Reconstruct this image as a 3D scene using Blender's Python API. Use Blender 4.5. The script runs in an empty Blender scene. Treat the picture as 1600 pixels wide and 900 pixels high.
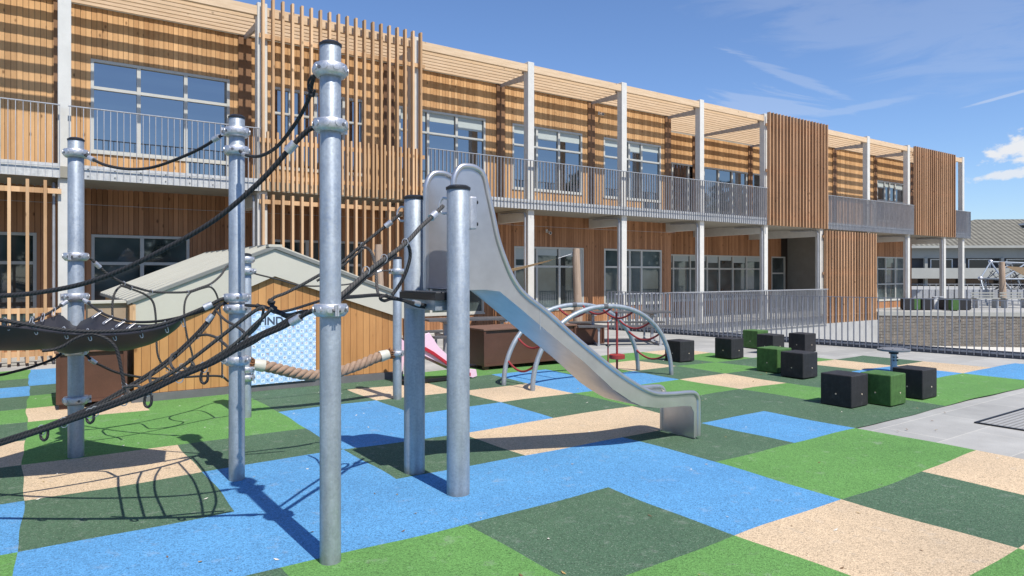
import bpy, math, random
from mathutils import Vector, Matrix
random.seed(7)
R = math.radians
scene = bpy.context.scene
col = scene.collection

# ------------------------------------------------------------------ camera
cam_d = bpy.data.cameras.new('camera'); cam = bpy.data.objects.new('camera', cam_d); col.objects.link(cam)
cam.location = (0, 0, 1.6); cam.rotation_euler = (R(90), 0, 0)
cam_d.sensor_width = 36; cam_d.lens = 36*1067/1600; cam_d.shift_y = -23/1600
cam_d.clip_end = 3000; cam_d.clip_start = 0.05
scene.camera = cam

# ------------------------------------------------------------------ sky, sun, exposure
SUN_EL, SUN_DIR = R(57), Vector((0.59, -0.807))          # horizontal direction towards the sun
w = bpy.data.worlds.new('World'); scene.world = w; w.use_nodes = True
nt = w.node_tree; nt.nodes.clear()
N = nt.nodes.new; L = nt.links.new
out = N('ShaderNodeOutputWorld'); bg = N('ShaderNodeBackground'); sky = N('ShaderNodeTexSky')
sky.sky_type = 'NISHITA'; sky.sun_disc = False
sky.sun_elevation = SUN_EL; sky.sun_rotation = math.atan2(SUN_DIR.x, SUN_DIR.y)
sky.air_density = 1.0; sky.dust_density = 0.3; sky.ozone_density = 3.0; sky.altitude = 0
bg.inputs['Strength'].default_value = 0.112
tc = N('ShaderNodeTexCoord'); sep = N('ShaderNodeSeparateXYZ'); L(tc.outputs['Generated'], sep.inputs[0])
def wm(op, a, b=None, c=None):
    n = N('ShaderNodeMath'); n.operation = op
    for i, v in enumerate((a, b, c)):
        if v is None: continue
        if isinstance(v, (int, float)): n.inputs[i].default_value = v
        else: L(v, n.inputs[i])
    return n.outputs[0]
az = wm('ARCTAN2', sep.outputs['X'], sep.outputs['Y']); el = wm('ARCSINE', sep.outputs['Z'])
comb = N('ShaderNodeCombineXYZ'); L(az, comb.inputs[0]); L(wm('MULTIPLY', el, 1.6), comb.inputs[1])
cn = N('ShaderNodeTexNoise'); cn.inputs['Scale'].default_value = 42; cn.inputs['Detail'].default_value = 7; cn.inputs['Roughness'].default_value = .62
L(comb.outputs[0], cn.inputs['Vector'])
comb2 = N('ShaderNodeCombineXYZ'); L(wm('ADD', az, wm('MULTIPLY', el, -.6)), comb2.inputs[0]); L(wm('MULTIPLY', el, 4.5), comb2.inputs[1])
cn2 = N('ShaderNodeTexNoise'); cn2.inputs['Scale'].default_value = 5; cn2.inputs['Detail'].default_value = 6; cn2.inputs['Roughness'].default_value = .6; cn2.inputs['Distortion'].default_value = .8
L(comb2.outputs[0], cn2.inputs['Vector'])
comb3 = N('ShaderNodeCombineXYZ'); L(wm('ADD', az, wm('MULTIPLY', el, 1.2)), comb3.inputs[0]); L(wm('MULTIPLY', wm('ADD', el, wm('MULTIPLY', az, .25)), 7), comb3.inputs[1])
cn3 = N('ShaderNodeTexNoise'); cn3.inputs['Scale'].default_value = 9; cn3.inputs['Detail'].default_value = 8; cn3.inputs['Roughness'].default_value = .68; cn3.inputs['Distortion'].default_value = 1.2
L(comb3.outputs[0], cn3.inputs['Vector'])
def blob(a0, e0, ra, re, amp=1.0, skew=0.0, noise=cn, k=1.3):
    da = wm('DIVIDE', wm('SUBTRACT', az, R(a0)), R(ra))
    de = wm('DIVIDE', wm('SUBTRACT', wm('SUBTRACT', el, R(e0)), wm('MULTIPLY', wm('SUBTRACT', az, R(a0)), skew)), R(re))
    d = wm('SQRT', wm('ADD', wm('MULTIPLY', da, da), wm('MULTIPLY', de, de)))
    v = wm('ADD', wm('SUBTRACT', 1.0, d), wm('MULTIPLY', wm('SUBTRACT', noise.outputs['Fac'], .5), k*2))
    n = N('ShaderNodeMapRange'); n.interpolation_type = 'SMOOTHSTEP'
    n.inputs['From Min'].default_value = 0; n.inputs['From Max'].default_value = .55; n.inputs['To Max'].default_value = amp
    L(v, n.inputs['Value']); return n.outputs[0]
clouds = blob(37.2, 8.3, 2.6, 1.15, .95, 0.1)
for b in (blob(36.2, 6.75, 2.3, .42, .8, .12), blob(39.5, 7.2, 2.2, .5, .8, .05), blob(42, 17.5, 6, 1.5, .22, -.2, cn2, .8),
          blob(22, 15.0, 5.0, .5, .15, -.50, cn3, 1.6), blob(20.0, 12.7, 5.5, 1.6, .18, -.15, cn3, 1.5), blob(27.0, 12.2, 5.0, .35, .14, .10, cn3, .8),
          blob(36, 11.9, 3.0, .14, .3, .18, cn3, .35), blob(29, 18, 12, 5, .11, -.3, cn2, 1.2)):
    clouds = wm('MAXIMUM', clouds, b)
mix = N('ShaderNodeMixRGB'); mix.inputs['Color2'].default_value = (6.3, 6.4, 6.6, 1)
tint = N('ShaderNodeMixRGB'); tint.blend_type = 'MULTIPLY'; tint.inputs['Fac'].default_value = 1; tint.inputs['Color2'].default_value = (.86, .98, 1.19, 1)
L(sky.outputs[0], tint.inputs['Color1'])
L(clouds, mix.inputs['Fac']); L(tint.outputs[0], mix.inputs['Color1']); L(mix.outputs[0], bg.inputs['Color']); L(bg.outputs[0], out.inputs[0])

sun_d = bpy.data.lights.new('sun', 'SUN'); sun = bpy.data.objects.new('sun', sun_d); col.objects.link(sun)
sun_d.energy = 4.7; sun_d.angle = R(0.5); sun_d.color = (1.0, .955, .88)
sd = Vector((SUN_DIR.x*math.cos(SUN_EL), SUN_DIR.y*math.cos(SUN_EL), math.sin(SUN_EL)))
sun.rotation_euler = sd.to_track_quat('Z', 'Y').to_euler()
scene.view_settings.view_transform = 'Standard'; scene.view_settings.look = 'None'
scene.view_settings.exposure = 0.27; scene.view_settings.gamma = 1; scene.view_settings.use_curve_mapping = False

# ------------------------------------------------------------------ frames of reference
UX, UY = 0.8204134, 0.5717708            # direction of the facade, N is towards the building
P0 = Vector((0.51, 18.1, 0)); ROT = math.atan2(UY, UX)
def st(s, t, z=0):
    return Vector((P0.x + s*UX - t*UY, P0.y + s*UY + t*UX, z))
def at(px, py, Y):                       # a point at distance Y in front of the viewpoint
    return Vector(((px-800)/1067*Y, Y, 1.6-(py-427)/1067*Y))
def wall_pt(A, B, px, py):               # a point on the vertical plane through ground points A and B
    k = (px-800)/1067; dx, dy = B[0]-A[0], B[1]-A[1]
    a = (k*A[1]-A[0])/(dx-k*dy); return at(px, py, A[1]+a*dy)

# ------------------------------------------------------------------ mesh helpers
class MB:
    def __init__(s): s.v=[]; s.f=[]; s.m=[]; s.sm=[]; s.uv=[]
    def add(s, vs, fs, m=0, smooth=False, uvs=None):
        o=len(s.v); s.v += [tuple(p) for p in vs]
        for i,f in enumerate(fs):
            s.f.append(tuple(o+k for k in f)); s.m.append(m); s.sm.append(smooth)
            s.uv.append(uvs[i] if uvs else [(0,0)]*len(f))
    def box(s, x0,x1,y0,y1,z0,z1, m=0, M=None):
        vs=[Vector(p) for p in ((x0,y0,z0),(x1,y0,z0),(x1,y1,z0),(x0,y1,z0),(x0,y0,z1),(x1,y0,z1),(x1,y1,z1),(x0,y1,z1))]
        if M: vs=[M@p for p in vs]
        s.add(vs, [(0,3,2,1),(4,5,6,7),(0,1,5,4),(1,2,6,5),(2,3,7,6),(3,0,4,7)], m)
    def beam(s, a, b, wd, h, m=0):       # rectangular bar from a to b
        a=Vector(a); b=Vector(b); d=b-a; l=d.length; d.normalize()
        up=Vector((0,0,1)) if abs(d.z)<.95 else Vector((0,1,0))
        x=d.cross(up).normalized(); y=x.cross(d)
        M=Matrix(((x.x,d.x,y.x,a.x),(x.y,d.y,y.y,a.y),(x.z,d.z,y.z,a.z),(0,0,0,1)))
        s.box(-wd/2,wd/2,0,l,-h/2,h/2,m,M)
    def tube(s, pts, r, n=8, m=0, cap=True, rads=None):
        pts=[Vector(p) for p in pts]; k=len(pts)
        tg=[(pts[min(i+1,k-1)]-pts[max(i-1,0)]).normalized() for i in range(k)]
        ref=Vector((0,0,1)) if abs(tg[0].z)<.9 else Vector((1,0,0))
        nx=tg[0].cross(ref).normalized(); vs=[]; dist=[0]
        for i in range(k):
            if i: 
                dist.append(dist[-1]+(pts[i]-pts[i-1]).length)
                q=tg[i-1].rotation_difference(tg[i]); nx=(q@nx); nx=(nx-tg[i]*nx.dot(tg[i])).normalized()
            ny=tg[i].cross(nx); rr=rads[i] if rads else r
            for j in range(n):
                a=2*math.pi*j/n; vs.append(pts[i]+(nx*math.cos(a)+ny*math.sin(a))*rr)
        fs=[]; uv=[]
        for i in range(k-1):
            for j in range(n):
                j2=(j+1)%n
                fs.append((i*n+j,i*n+j2,(i+1)*n+j2,(i+1)*n+j))
                uv.append([(dist[i],j/n),(dist[i],(j+1)/n),(dist[i+1],(j+1)/n),(dist[i+1],j/n)])
        if cap:
            fs.append(tuple(range(n-1,-1,-1))); uv.append([(0,0)]*n)
            fs.append(tuple((k-1)*n+j for j in range(n))); uv.append([(0,0)]*n)
        s.add(vs,fs,m,True,uv)
    def lathe(s, prof, c=(0,0,0), n=24, m=0, smooth=True):   # prof: (r,z)
        c=Vector(c); vs=[]; fs=[]
        for r,z in prof:
            for j in range(n):
                a=2*math.pi*j/n; vs.append(c+Vector((r*math.cos(a), r*math.sin(a), z)))
        for i in range(len(prof)-1):
            for j in range(n):
                j2=(j+1)%n; fs.append((i*n+j,i*n+j2,(i+1)*n+j2,(i+1)*n+j))
        if prof[0][0]>1e-5: fs.append(tuple(range(n-1,-1,-1)))
        if prof[-1][0]>1e-5: fs.append(tuple((len(prof)-1)*n+j for j in range(n)))
        s.add(vs,fs,m,smooth)
    def cyl(s, a, b, r, n=16, m=0): s.tube([a,b], r, n, m)
    def prism(s, poly, f, thick, m=0):   # poly 2D points; f(p, d) maps to 3D
        n=len(poly); vs=[f(p,0) for p in poly]+[f(p,thick) for p in poly]
        fs=[tuple(range(n)), tuple(range(2*n-1,n-1,-1))]+[(i,i+n,(i+1)%n+n,(i+1)%n) for i in range(n)]
        s.add(vs,fs,m)
    def build(s, name, mats, parent=None, loc=None, bevel=0):
        me=bpy.data.meshes.new(name); me.from_pydata(s.v,[],s.f)
        if not isinstance(mats,(list,tuple)): mats=[mats]
        for m in mats: me.materials.append(m)
        me.polygons.foreach_set('material_index', s.m); me.polygons.foreach_set('use_smooth', s.sm)
        ul=me.uv_layers.new(name='UVMap'); flat=[]
        for q in s.uv:
            for a in q: flat += [a[0],a[1]]
        ul.data.foreach_set('uv', flat); me.update()
        if any(s.sm) and hasattr(me,'set_sharp_from_angle'): me.set_sharp_from_angle(angle=R(50))
        o=bpy.data.objects.new(name,me); col.objects.link(o)
        if parent: o.parent=parent
        if loc is not None: o.location=loc
        if bevel:
            b=o.modifiers.new('bevel','BEVEL'); b.width=bevel; b.segments=3; b.limit_method='ANGLE'
            for p in me.polygons: p.use_smooth=True
            if hasattr(me,'set_sharp_from_angle'): me.set_sharp_from_angle(angle=R(50)) if False else None
            wn=o.modifiers.new('wn','WEIGHTED_NORMAL'); wn.keep_sharp=True
        return o
def tag(o,label=None,cat=None,group=None,kind=None):
    if label: o['label']=label
    if cat: o['category']=cat
    if group: o['group']=group
    if kind: o['kind']=kind
    return o
def empty(name,loc=(0,0,0),rz=0,**k):
    o=bpy.data.objects.new(name,None); col.objects.link(o); o.location=loc; o.rotation_euler=(0,0,rz); o.empty_display_size=.1
    return tag(o,**k)
def copy_tree(o,parent=None):
    c=o.copy(); col.objects.link(c)
    if parent: c.parent=parent
    for ch in [x for x in bpy.data.objects if x.parent==o]: copy_tree(ch,c)
    return c
def smooth_path(pts, n=6):               # Catmull-Rom
    pts=[Vector(p) for p in pts]
    if len(pts)<3: return pts
    P=[2*pts[0]-pts[1]]+pts+[2*pts[-1]-pts[-2]]; out=[]
    for i in range(1,len(P)-2):
        for k in range(n):
            t=k/n; a,b,c,d=P[i-1],P[i],P[i+1],P[i+2]
            out.append(.5*((2*b)+(c-a)*t+(2*a-5*b+4*c-d)*t*t+(3*b-a-3*c+d)*t**3))
    out.append(P[-2]); return out

# ------------------------------------------------------------------ materials
def mat(name, rgb=(.5,.5,.5), rough=.6, metal=0, spec=.5):
    m=bpy.data.materials.new(name); m.use_nodes=True; b=m.node_tree.nodes['Principled BSDF']
    b.inputs['Base Color'].default_value=(*rgb,1); b.inputs['Roughness'].default_value=rough; b.inputs['Metallic'].default_value=metal
    b.inputs['Specular IOR Level'].default_value=spec
    return m
class NT:
    def __init__(s,m): s.t=m.node_tree; s.b=s.t.nodes['Principled BSDF']
    def n(s,typ,**k):
        x=s.t.nodes.new(typ)
        for a,v in k.items():
            if a.startswith('i_'): 
                key=a[2:].replace('_',' '); x.inputs[key].default_value=v
            else: setattr(x,a,v)
        return x
    def l(s,a,b): s.t.links.new(a,b)
    def math(s,op,a,b=None,c=None):
        x=s.t.nodes.new('ShaderNodeMath'); x.operation=op
        for i,v in enumerate((a,b,c)):
            if v is None: continue
            if isinstance(v,(int,float)): x.inputs[i].default_value=v
            else: s.l(v,x.inputs[i])
        return x.outputs[0]
    def ramp(s,fac,stops):
        x=s.t.nodes.new('ShaderNodeValToRGB'); e=x.color_ramp.elements
        while len(e)<len(stops): e.new(.5)
        for i,(p,c) in enumerate(stops): e[i].position=p; e[i].color=(*c,1)
        s.l(fac,x.inputs[0]); return x.outputs[0]
    def mix(s,fac,a,b,bt='MIX'):
        x=s.t.nodes.new('ShaderNodeMixRGB'); x.blend_type=bt
        for i,v in ((0,fac),(1,a),(2,b)):
            if isinstance(v,(int,float)): x.inputs[i].default_value=v
            elif isinstance(v,tuple): x.inputs[i].default_value=(*v,1)
            else: s.l(v,x.inputs[i])
        return x.outputs[0]
    def bump(s,h,strength=.3,dist=.005):
        x=s.t.nodes.new('ShaderNodeBump'); x.inputs['Strength'].default_value=strength; x.inputs['Distance'].default_value=dist
        s.l(h,x.inputs['Height']); s.l(x.outputs[0],s.b.inputs['Normal'])
    def noise(s,vec,scale,detail=3,rough=.5):
        x=s.n('ShaderNodeTexNoise'); x.inputs['Scale'].default_value=scale; x.inputs['Detail'].default_value=detail; x.inputs['Roughness'].default_value=rough
        s.l(vec,x.inputs['Vector']); return x.outputs['Fac']
    def obj(s): return s.n('ShaderNodeTexCoord').outputs['Object']
def mul(c,k): return tuple(min(1,x*k) for x in c)

def rubber(name,c,lo=.45,hi=1.5,flake=None):
    m=mat(name,c,.85,0,.3); n=NT(m); o=n.obj()
    v=n.n('ShaderNodeTexVoronoi'); v.inputs['Scale'].default_value=170; n.l(o,v.inputs['Vector'])
    sp=n.n('ShaderNodeSeparateXYZ'); n.l(v.outputs['Color'],sp.inputs[0])
    cc=n.ramp(sp.outputs[0],[(0,mul(c,lo*.45)),(.10,mul(c,lo)),(.3,mul(c,.85)),(.65,c),(.9,mul(c,1.18)),(1,flake or mul(c,hi))])
    v2=n.n('ShaderNodeTexVoronoi'); v2.inputs['Scale'].default_value=95; n.l(o,v2.inputs['Vector'])
    sp2=n.n('ShaderNodeSeparateXYZ'); n.l(v2.outputs['Color'],sp2.inputs[0])
    cc=n.mix(.45,cc,n.ramp(sp2.outputs[0],[(0,mul(c,.55)),(.3,mul(c,.9)),(.8,mul(c,1.05)),(1,mul(c,1.25))]))
    big=n.noise(o,.9,5,.6)
    cc=n.mix(1,cc,n.ramp(big,[(.3,(.86,.87,.88)),(.7,(1.08,1.07,1.05))]),'MULTIPLY')
    big2=n.noise(o,6,4,.7)                              # scuffs and dust
    cc=n.mix(n.ramp(big2,[(.58,(0,0,0)),(.80,(.34,.34,.34))]),cc,(.42,.41,.38))
    vs=n.n('ShaderNodeTexVoronoi'); vs.inputs['Scale'].default_value=4.5; n.l(o,vs.inputs['Vector'])   # droppings and crumbs
    ds=n.math('ADD',vs.outputs['Distance'],n.math('MULTIPLY',n.math('SUBTRACT',n.noise(o,40,2),.5),.16))
    ss=n.n('ShaderNodeSeparateXYZ'); n.l(vs.outputs['Color'],ss.inputs[0])
    spot=n.math('MULTIPLY',n.math('LESS_THAN',ds,.045),n.math('GREATER_THAN',ss.outputs[1],.82))
    cc=n.mix(spot,cc,(.62,.62,.56))
    n.l(cc,n.b.inputs['Base Color']); n.bump(v.outputs['Distance'],.5,.004); return m
M_blue=rubber('rubber_blue',(.10,.295,.54),.4,1.6); M_green=rubber('rubber_green',(.12,.275,.072),.4,1.7); 
M_dark=rubber('rubber_dark_green',(.074,.138,.08),.45,1.9,(.28,.32,.25)); M_sand=rubber('rubber_sand',(.60,.455,.30),.45,1.35)
rub={'b':M_blue,'g':M_green,'d':M_dark,'s':M_sand}

def speckled(name,c,rough=.8,scale=6,amt=.15,bump=.15,fine=120,metal=0):
    m=mat(name,c,rough,metal); n=NT(m); o=n.obj()
    a=n.noise(o,scale,6,.65); b=n.noise(o,fine,2,.6)
    cc=n.ramp(a,[(.25,mul(c,1-amt)),(.75,mul(c,1+amt))])
    cc=n.mix(1,cc,n.ramp(b,[(.3,(1-amt*.7,)*3),(.7,(1+amt*.5,)*3)]),'MULTIPLY')
    n.l(cc,n.b.inputs['Base Color']); n.bump(b,bump,.003); return m
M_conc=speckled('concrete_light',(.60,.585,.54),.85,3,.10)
M_concd=speckled('concrete_dark',(.30,.28,.23),.9,2,.12)  # darker concrete for balcony slab, roof and rear columns
M_kerb=speckled('kerb_grey',(.13,.13,.135),.8,5,.15)
M_wallend=speckled('render_dark_grey',(.27,.26,.23),.9,3,.1)
M_cube=speckled('cube_black_rubber',(.022,.022,.025),.75,14,.35,.3,260)
def scuffed(name,c,d):
    m=speckled(name,c,.75,14,.35,.3,260); n=NT(m); o=n.obj(); f=n.ramp(n.noise(o,7,6,.75),[(.55,(0,0,0)),(.75,(.45,)*3)])
    l=n.b.inputs['Base Color'].links[0].from_socket; n.l(n.mix(f,l,d),n.b.inputs['Base Color']); return m
M_cube=scuffed('cube_black_worn',(.02,.02,.023),(.07,.068,.065))
M_cubeg=scuffed('cube_green_worn',(.055,.135,.03),(.12,.17,.09)) if True else speckled('cube_green_rubber',(.055,.13,.03),.75,14,.25,.3,260)
M_cream=speckled('cream_sheet_metal',(.52,.50,.42),.45,1.5,.05,.03)
M_brown=speckled('brown_panel',(.095,.042,.026),.5,3,.18,.1)
M_brownlid=speckled('brown_lid',(.17,.09,.06),.55,3,.15,.1)
M_dm=speckled('dark_metal',(.10,.10,.105),.5,10,.2)
M_black=mat('black_plastic',(.015,.015,.017),.45)
M_mem=speckled('black_rubber_membrane',(.022,.021,.027),.5,8,.12,.05,300)
M_cloth=speckled('tan_sail_cloth',(.62,.44,.25),.85,20,.05)
M_pink=mat('pink_plastic',(.78,.55,.66),.4); M_red=mat('red_plastic',(.40,.02,.035),.35); M_white=speckled('white_paint',(.72,.72,.70),.5,6,.06)
M_hole=mat('pale_plug',(.6,.5,.38),.6)
M_bolt=mat('bolt_metal',(.5,.5,.5),.35,1)
M_fr=speckled('window_frame_pale',(.50,.495,.45),.5,6,.06)
M_dark_int=mat('dark_backing',(.03,.02,.014),.9)

def galv(name,c=(.37,.41,.45),rough=.44,metal=.5,scale=28):
    m=mat(name,c,rough,metal); n=NT(m); o=n.obj()
    v=n.n('ShaderNodeTexVoronoi'); v.inputs['Scale'].default_value=scale*3; n.l(o,v.inputs['Vector'])
    sp=n.n('ShaderNodeSeparateXYZ'); n.l(v.outputs['Color'],sp.inputs[0])
    a=n.noise(o,7,6,.7)
    mp=n.n('ShaderNodeMapping'); mp.inputs['Scale'].default_value=(1,1,.12); n.l(o,mp.inputs['Vector'])
    st_=n.noise(mp.outputs[0],22,4,.6)
    cc=n.ramp(sp.outputs[0],[(0,mul(c,.93)),(1,mul(c,1.07))])
    cc=n.mix(1,cc,n.ramp(a,[(.3,(.88,.89,.90)),(.7,(1.06,1.06,1.05))]),'MULTIPLY')
    cc=n.mix(1,cc,n.ramp(st_,[(.35,(.86,.86,.87)),(.65,(1.05,1.05,1.05))]),'MULTIPLY')
    if scale==28:                          # dirt splashed round the foot of the posts
        s3=n.n('ShaderNodeSeparateXYZ'); n.l(o,s3.inputs[0])
        dz=n.math('ADD',n.math('MULTIPLY',s3.outputs[2],5.5),n.math('MULTIPLY',n.noise(o,13,4,.7),1.1))
        cc=n.mix(n.ramp(dz,[(.45,(.6,)*3),(1.0,(0,0,0))]),cc,(.20,.185,.16))
    n.l(cc,n.b.inputs['Base Color'])
    n.l(n.ramp(n.math('ADD',n.math('MULTIPLY',sp.outputs[1],.4),n.math('MULTIPLY',a,.6)),[(.2,(rough*.8,)*3),(.8,(rough*1.5,)*3)]),n.b.inputs['Roughness'])
    n.bump(a,.12,.003); return m
M_galv=galv('galvanised_steel'); M_galvf=galv('galvanised_flat_bar',(.44,.45,.47),.5,.45,29)
M_galvd=galv('galvanised_fence_bar',(.30,.31,.345),.5,.4,29)
M_fascia=galv('galvanised_plate',(.58,.58,.57),.55,.3,10)
M_alu=galv('cast_aluminium',(.62,.62,.64),.42,.8,40)
M_stain=mat('stainless_sheet',(.56,.56,.575),.34,.82); n=NT(M_stain); o=n.obj()
mp=n.n('ShaderNodeMapping'); mp.inputs['Scale'].default_value=(1.5,1.5,12); n.l(o,mp.inputs['Vector'])
n.l(n.ramp(n.noise(mp.outputs[0],8,4,.6),[(.3,(.31,)*3),(.7,(.37,)*3)]),n.b.inputs['Roughness'])
n.l(n.ramp(n.noise(o,5,5,.6),[(.3,(.52,.505,.50)),(.7,(.62,.605,.60))]),n.b.inputs['Base Color']); n.bump(n.noise(o,3,2,.5),.06,.01)

def wood(name,ca,cb,board=.1,axis=0,rough=.75,grey=0.0,groove=0.0,mixw=.5):
    """boards run along Z; colour changes from board to board along the chosen object axis"""
    m=mat(name,ca,rough,0,.3); n=NT(m); o=n.obj(); sp=n.n('ShaderNodeSeparateXYZ'); n.l(o,sp.inputs[0])
    x=n.math('DIVIDE',sp.outputs[axis],board); ix=n.math('FLOOR',x)
    wn=n.n('ShaderNodeTexWhiteNoise',noise_dimensions='1D'); n.l(ix,wn.inputs['W'])
    mp=n.n('ShaderNodeMapping'); mp.inputs['Scale'].default_value=(1,1,.07); 
    off=n.n('ShaderNodeCombineXYZ'); n.l(n.math('MULTIPLY',wn.outputs['Value'],37),off.inputs[2]); n.l(o,mp.inputs['Vector'])
    va=n.n('ShaderNodeVectorMath',operation='ADD'); n.l(mp.outputs[0],va.inputs[0]); n.l(off.outputs[0],va.inputs[1])
    g=n.noise(va.outputs[0],55,5,.7); g2=n.noise(va.outputs[0],9,3,.6)
    f=n.math('ADD',n.math('MULTIPLY',wn.outputs['Value'],mixw),n.math('ADD',n.math('MULTIPLY',g,.35),n.math('MULTIPLY',g2,.35)))
    cc=n.ramp(f,[(.28,cb),(.6,ca),(.95,mul(ca,1.28))])
    # knots
    mk=n.n('ShaderNodeMapping'); mk.inputs['Scale'].default_value=(1,1,.55); n.l(o,mk.inputs['Vector'])
    va2=n.n('ShaderNodeVectorMath',operation='ADD'); n.l(mk.outputs[0],va2.inputs[0]); n.l(off.outputs[0],va2.inputs[1])
    v=n.n('ShaderNodeTexVoronoi'); v.inputs['Scale'].default_value=5.5; n.l(va2.outputs[0],v.inputs['Vector'])
    kn=n.ramp(v.outputs['Distance'],[(.06,(.9,.9,.9)),(.16,(0,0,0))])
    ws_=n.noise(mk.outputs[0],1.1,5,.65); cc=n.mix(1,cc,n.ramp(ws_,[(.3,(.84,.83,.82)),(.65,(1.07,1.06,1.05))]),'MULTIPLY')
    cc=n.mix(kn,cc,mul(cb,.45))
    if groove:
        fr=n.math('FRACT',x); e=n.math('ADD',n.math('LESS_THAN',fr,groove),n.math('GREATER_THAN',fr,1-groove*.6))
        cc=n.mix(e,cc,mul(cb,.3)); n.bump(n.math('SUBTRACT',1.0,e),.6,.008)
    n.l(cc,n.b.inputs['Base Color']); return m
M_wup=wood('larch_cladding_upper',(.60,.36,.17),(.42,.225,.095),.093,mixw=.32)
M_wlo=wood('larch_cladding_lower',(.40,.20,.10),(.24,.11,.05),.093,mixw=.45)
M_wpost=wood('larch_post',(.22,.12,.062),(.13,.065,.035),.15)
M_slat=wood('larch_slat',(.60,.39,.22),(.44,.26,.13),.20)
M_slatd=wood('larch_slat_dark',(.50,.30,.17),(.35,.19,.10),.20)  # darker, redder larch tone for the right-hand screens
M_house=wood('playhouse_cladding',(.52,.275,.105),(.39,.185,.065),.10,0,.7,0,.03,.26)
def beamwood(name,ca,cb,ax):
    m=mat(name,ca,.75,0,.3); n=NT(m); o=n.obj(); mp=n.n('ShaderNodeMapping')
    mp.inputs['Scale'].default_value=(.06,1,1) if ax==0 else (1,1,.06); n.l(o,mp.inputs['Vector'])
    f=n.noise(mp.outputs[0],30,5,.7); cc=n.ramp(f,[(.3,cb),(.7,ca)])
    v=n.n('ShaderNodeTexVoronoi'); v.inputs['Scale'].default_value=3.5; n.l(o,v.inputs['Vector'])
    cc=n.mix(n.ramp(v.outputs['Distance'],[(.05,(.7,)*3),(.12,(0,0,0))]),cc,mul(cb,.5)); n.l(cc,n.b.inputs['Base Color']); return m
M_beam=beamwood('larch_beam',(.70,.53,.36),(.54,.38,.23),0)
M_trunk=beamwood('debarked_trunk',(.50,.38,.28),(.30,.22,.16),2)

def ropemat(name,c,c2,twist=16,fr=38):
    m=mat(name,c,.7,0,.35); n=NT(m); uv=n.n('ShaderNodeTexCoord').outputs['UV']; sp=n.n('ShaderNodeSeparateXYZ'); n.l(uv,sp.inputs[0])
    ph=n.math('ADD',n.math('MULTIPLY',sp.outputs[0],fr),n.math('MULTIPLY',sp.outputs[1],3.0))
    wv=n.math('ABSOLUTE',n.math('SUBTRACT',n.math('FRACT',ph),.5))
    n.l(n.ramp(wv,[(0,c2),(.35,c)]),n.b.inputs['Base Color']); n.bump(wv,.7,.006); return m
M_rope=ropemat('black_rope',(.035,.034,.036),(.008,.008,.009)); M_ropeg=ropemat('grey_rope',(.075,.07,.066),(.02,.02,.02))
M_ropered=ropemat('red_rope',(.33,.045,.045),(.16,.02,.02))
M_hemp=speckled('brown_hemp',(.31,.205,.14),.9,30,.25,.3,250); M_fray=speckled('frayed_rope_end',(.22,.10,.045),.95,40,.4,.6,200)

def glassmat(name,c,tintc,ior):
    m=mat(name,c,.03,0,.5); n=NT(m); n.b.inputs['IOR'].default_value=ior
    o=n.obj(); a=n.noise(o,.6,3,.6)
    n.l(n.ramp(a,[(.35,mul(c,.6)),(.65,tintc)]),n.b.inputs['Base Color']); n.bump(n.noise(o,1.2,1,.5),.015,.05); return m
M_glassu=glassmat('window_glass_upper',(.004,.007,.010),(.010,.016,.02),3.4); M_glassl=glassmat('window_glass_lower',(.035,.05,.05),(.11,.145,.145),1.9)
M_blind=speckled('roller_blind',(.42,.46,.44),.9,4,.05)

# paving
M_pave=mat('concrete_paving',(.42,.41,.38),.85,0,.3); n=NT(M_pave)
tcx=n.obj(); mp=n.n('ShaderNodeMapping'); mp.inputs['Rotation'].default_value=(0,0,-ROT); n.l(tcx,mp.inputs['Vector'])
br=n.n('ShaderNodeTexBrick'); br.offset=.5; br.inputs['Scale'].default_value=1; br.inputs['Mortar Size'].default_value=.006; br.inputs['Brick Width'].default_value=1.2; br.inputs['Row Height'].default_value=.6
br.inputs['Color1'].default_value=(.33,.325,.31,1); br.inputs['Color2'].default_value=(.41,.40,.38,1); br.inputs['Mortar'].default_value=(.50,.48,.44,1); n.l(mp.outputs[0],br.inputs['Vector'])
cc=n.mix(1,br.outputs['Color'],n.ramp(n.noise(tcx,1.3,7,.65),[(.3,(.80,.80,.79)),(.7,(1.1,1.1,1.08))]),'MULTIPLY')
cc=n.mix(1,cc,n.ramp(n.noise(tcx,90,2,.6),[(.3,(.9,.9,.9)),(.7,(1.06,1.06,1.06))]),'MULTIPLY'); n.l(cc,n.b.inputs['Base Color']); n.bump(n.noise(tcx,60,3,.6),.1,.003)
M_light=speckled('pale_concrete_floor',(.58,.56,.51),.85,1.5,.1)
# brick
M_ret=speckled('retaining_concrete',(.36,.36,.35),.85,3,.12)
M_brick=mat('dark_brick',(.2,.17,.14),.9,0,.3); n=NT(M_brick); o=n.obj()
cx=n.n('ShaderNodeSeparateXYZ'); n.l(o,cx.inputs[0]); cb_=n.n('ShaderNodeCombineXYZ'); n.l(cx.outputs[0],cb_.inputs[0]); n.l(cx.outputs[2],cb_.inputs[1])
br=n.n('ShaderNodeTexBrick'); br.inputs['Scale'].default_value=1; br.inputs['Mortar Size'].default_value=.008; br.inputs['Brick Width'].default_value=.25; br.inputs['Row Height'].default_value=.062; br.inputs['Bias'].default_value=-.2
br.inputs['Color1'].default_value=(.09,.078,.066,1); br.inputs['Color2'].default_value=(.20,.16,.125,1); br.inputs['Mortar'].default_value=(.30,.29,.26,1); n.l(cb_.outputs[0],br.inputs['Vector'])
n.l(n.mix(1,br.outputs['Color'],n.ramp(n.noise(o,9,3,.7),[(.3,(.7,.7,.7)),(.7,(1.2,1.2,1.2))]),'MULTIPLY'),n.b.inputs['Base Color']); n.bump(br.outputs['Fac'],-.4,.01)
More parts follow.
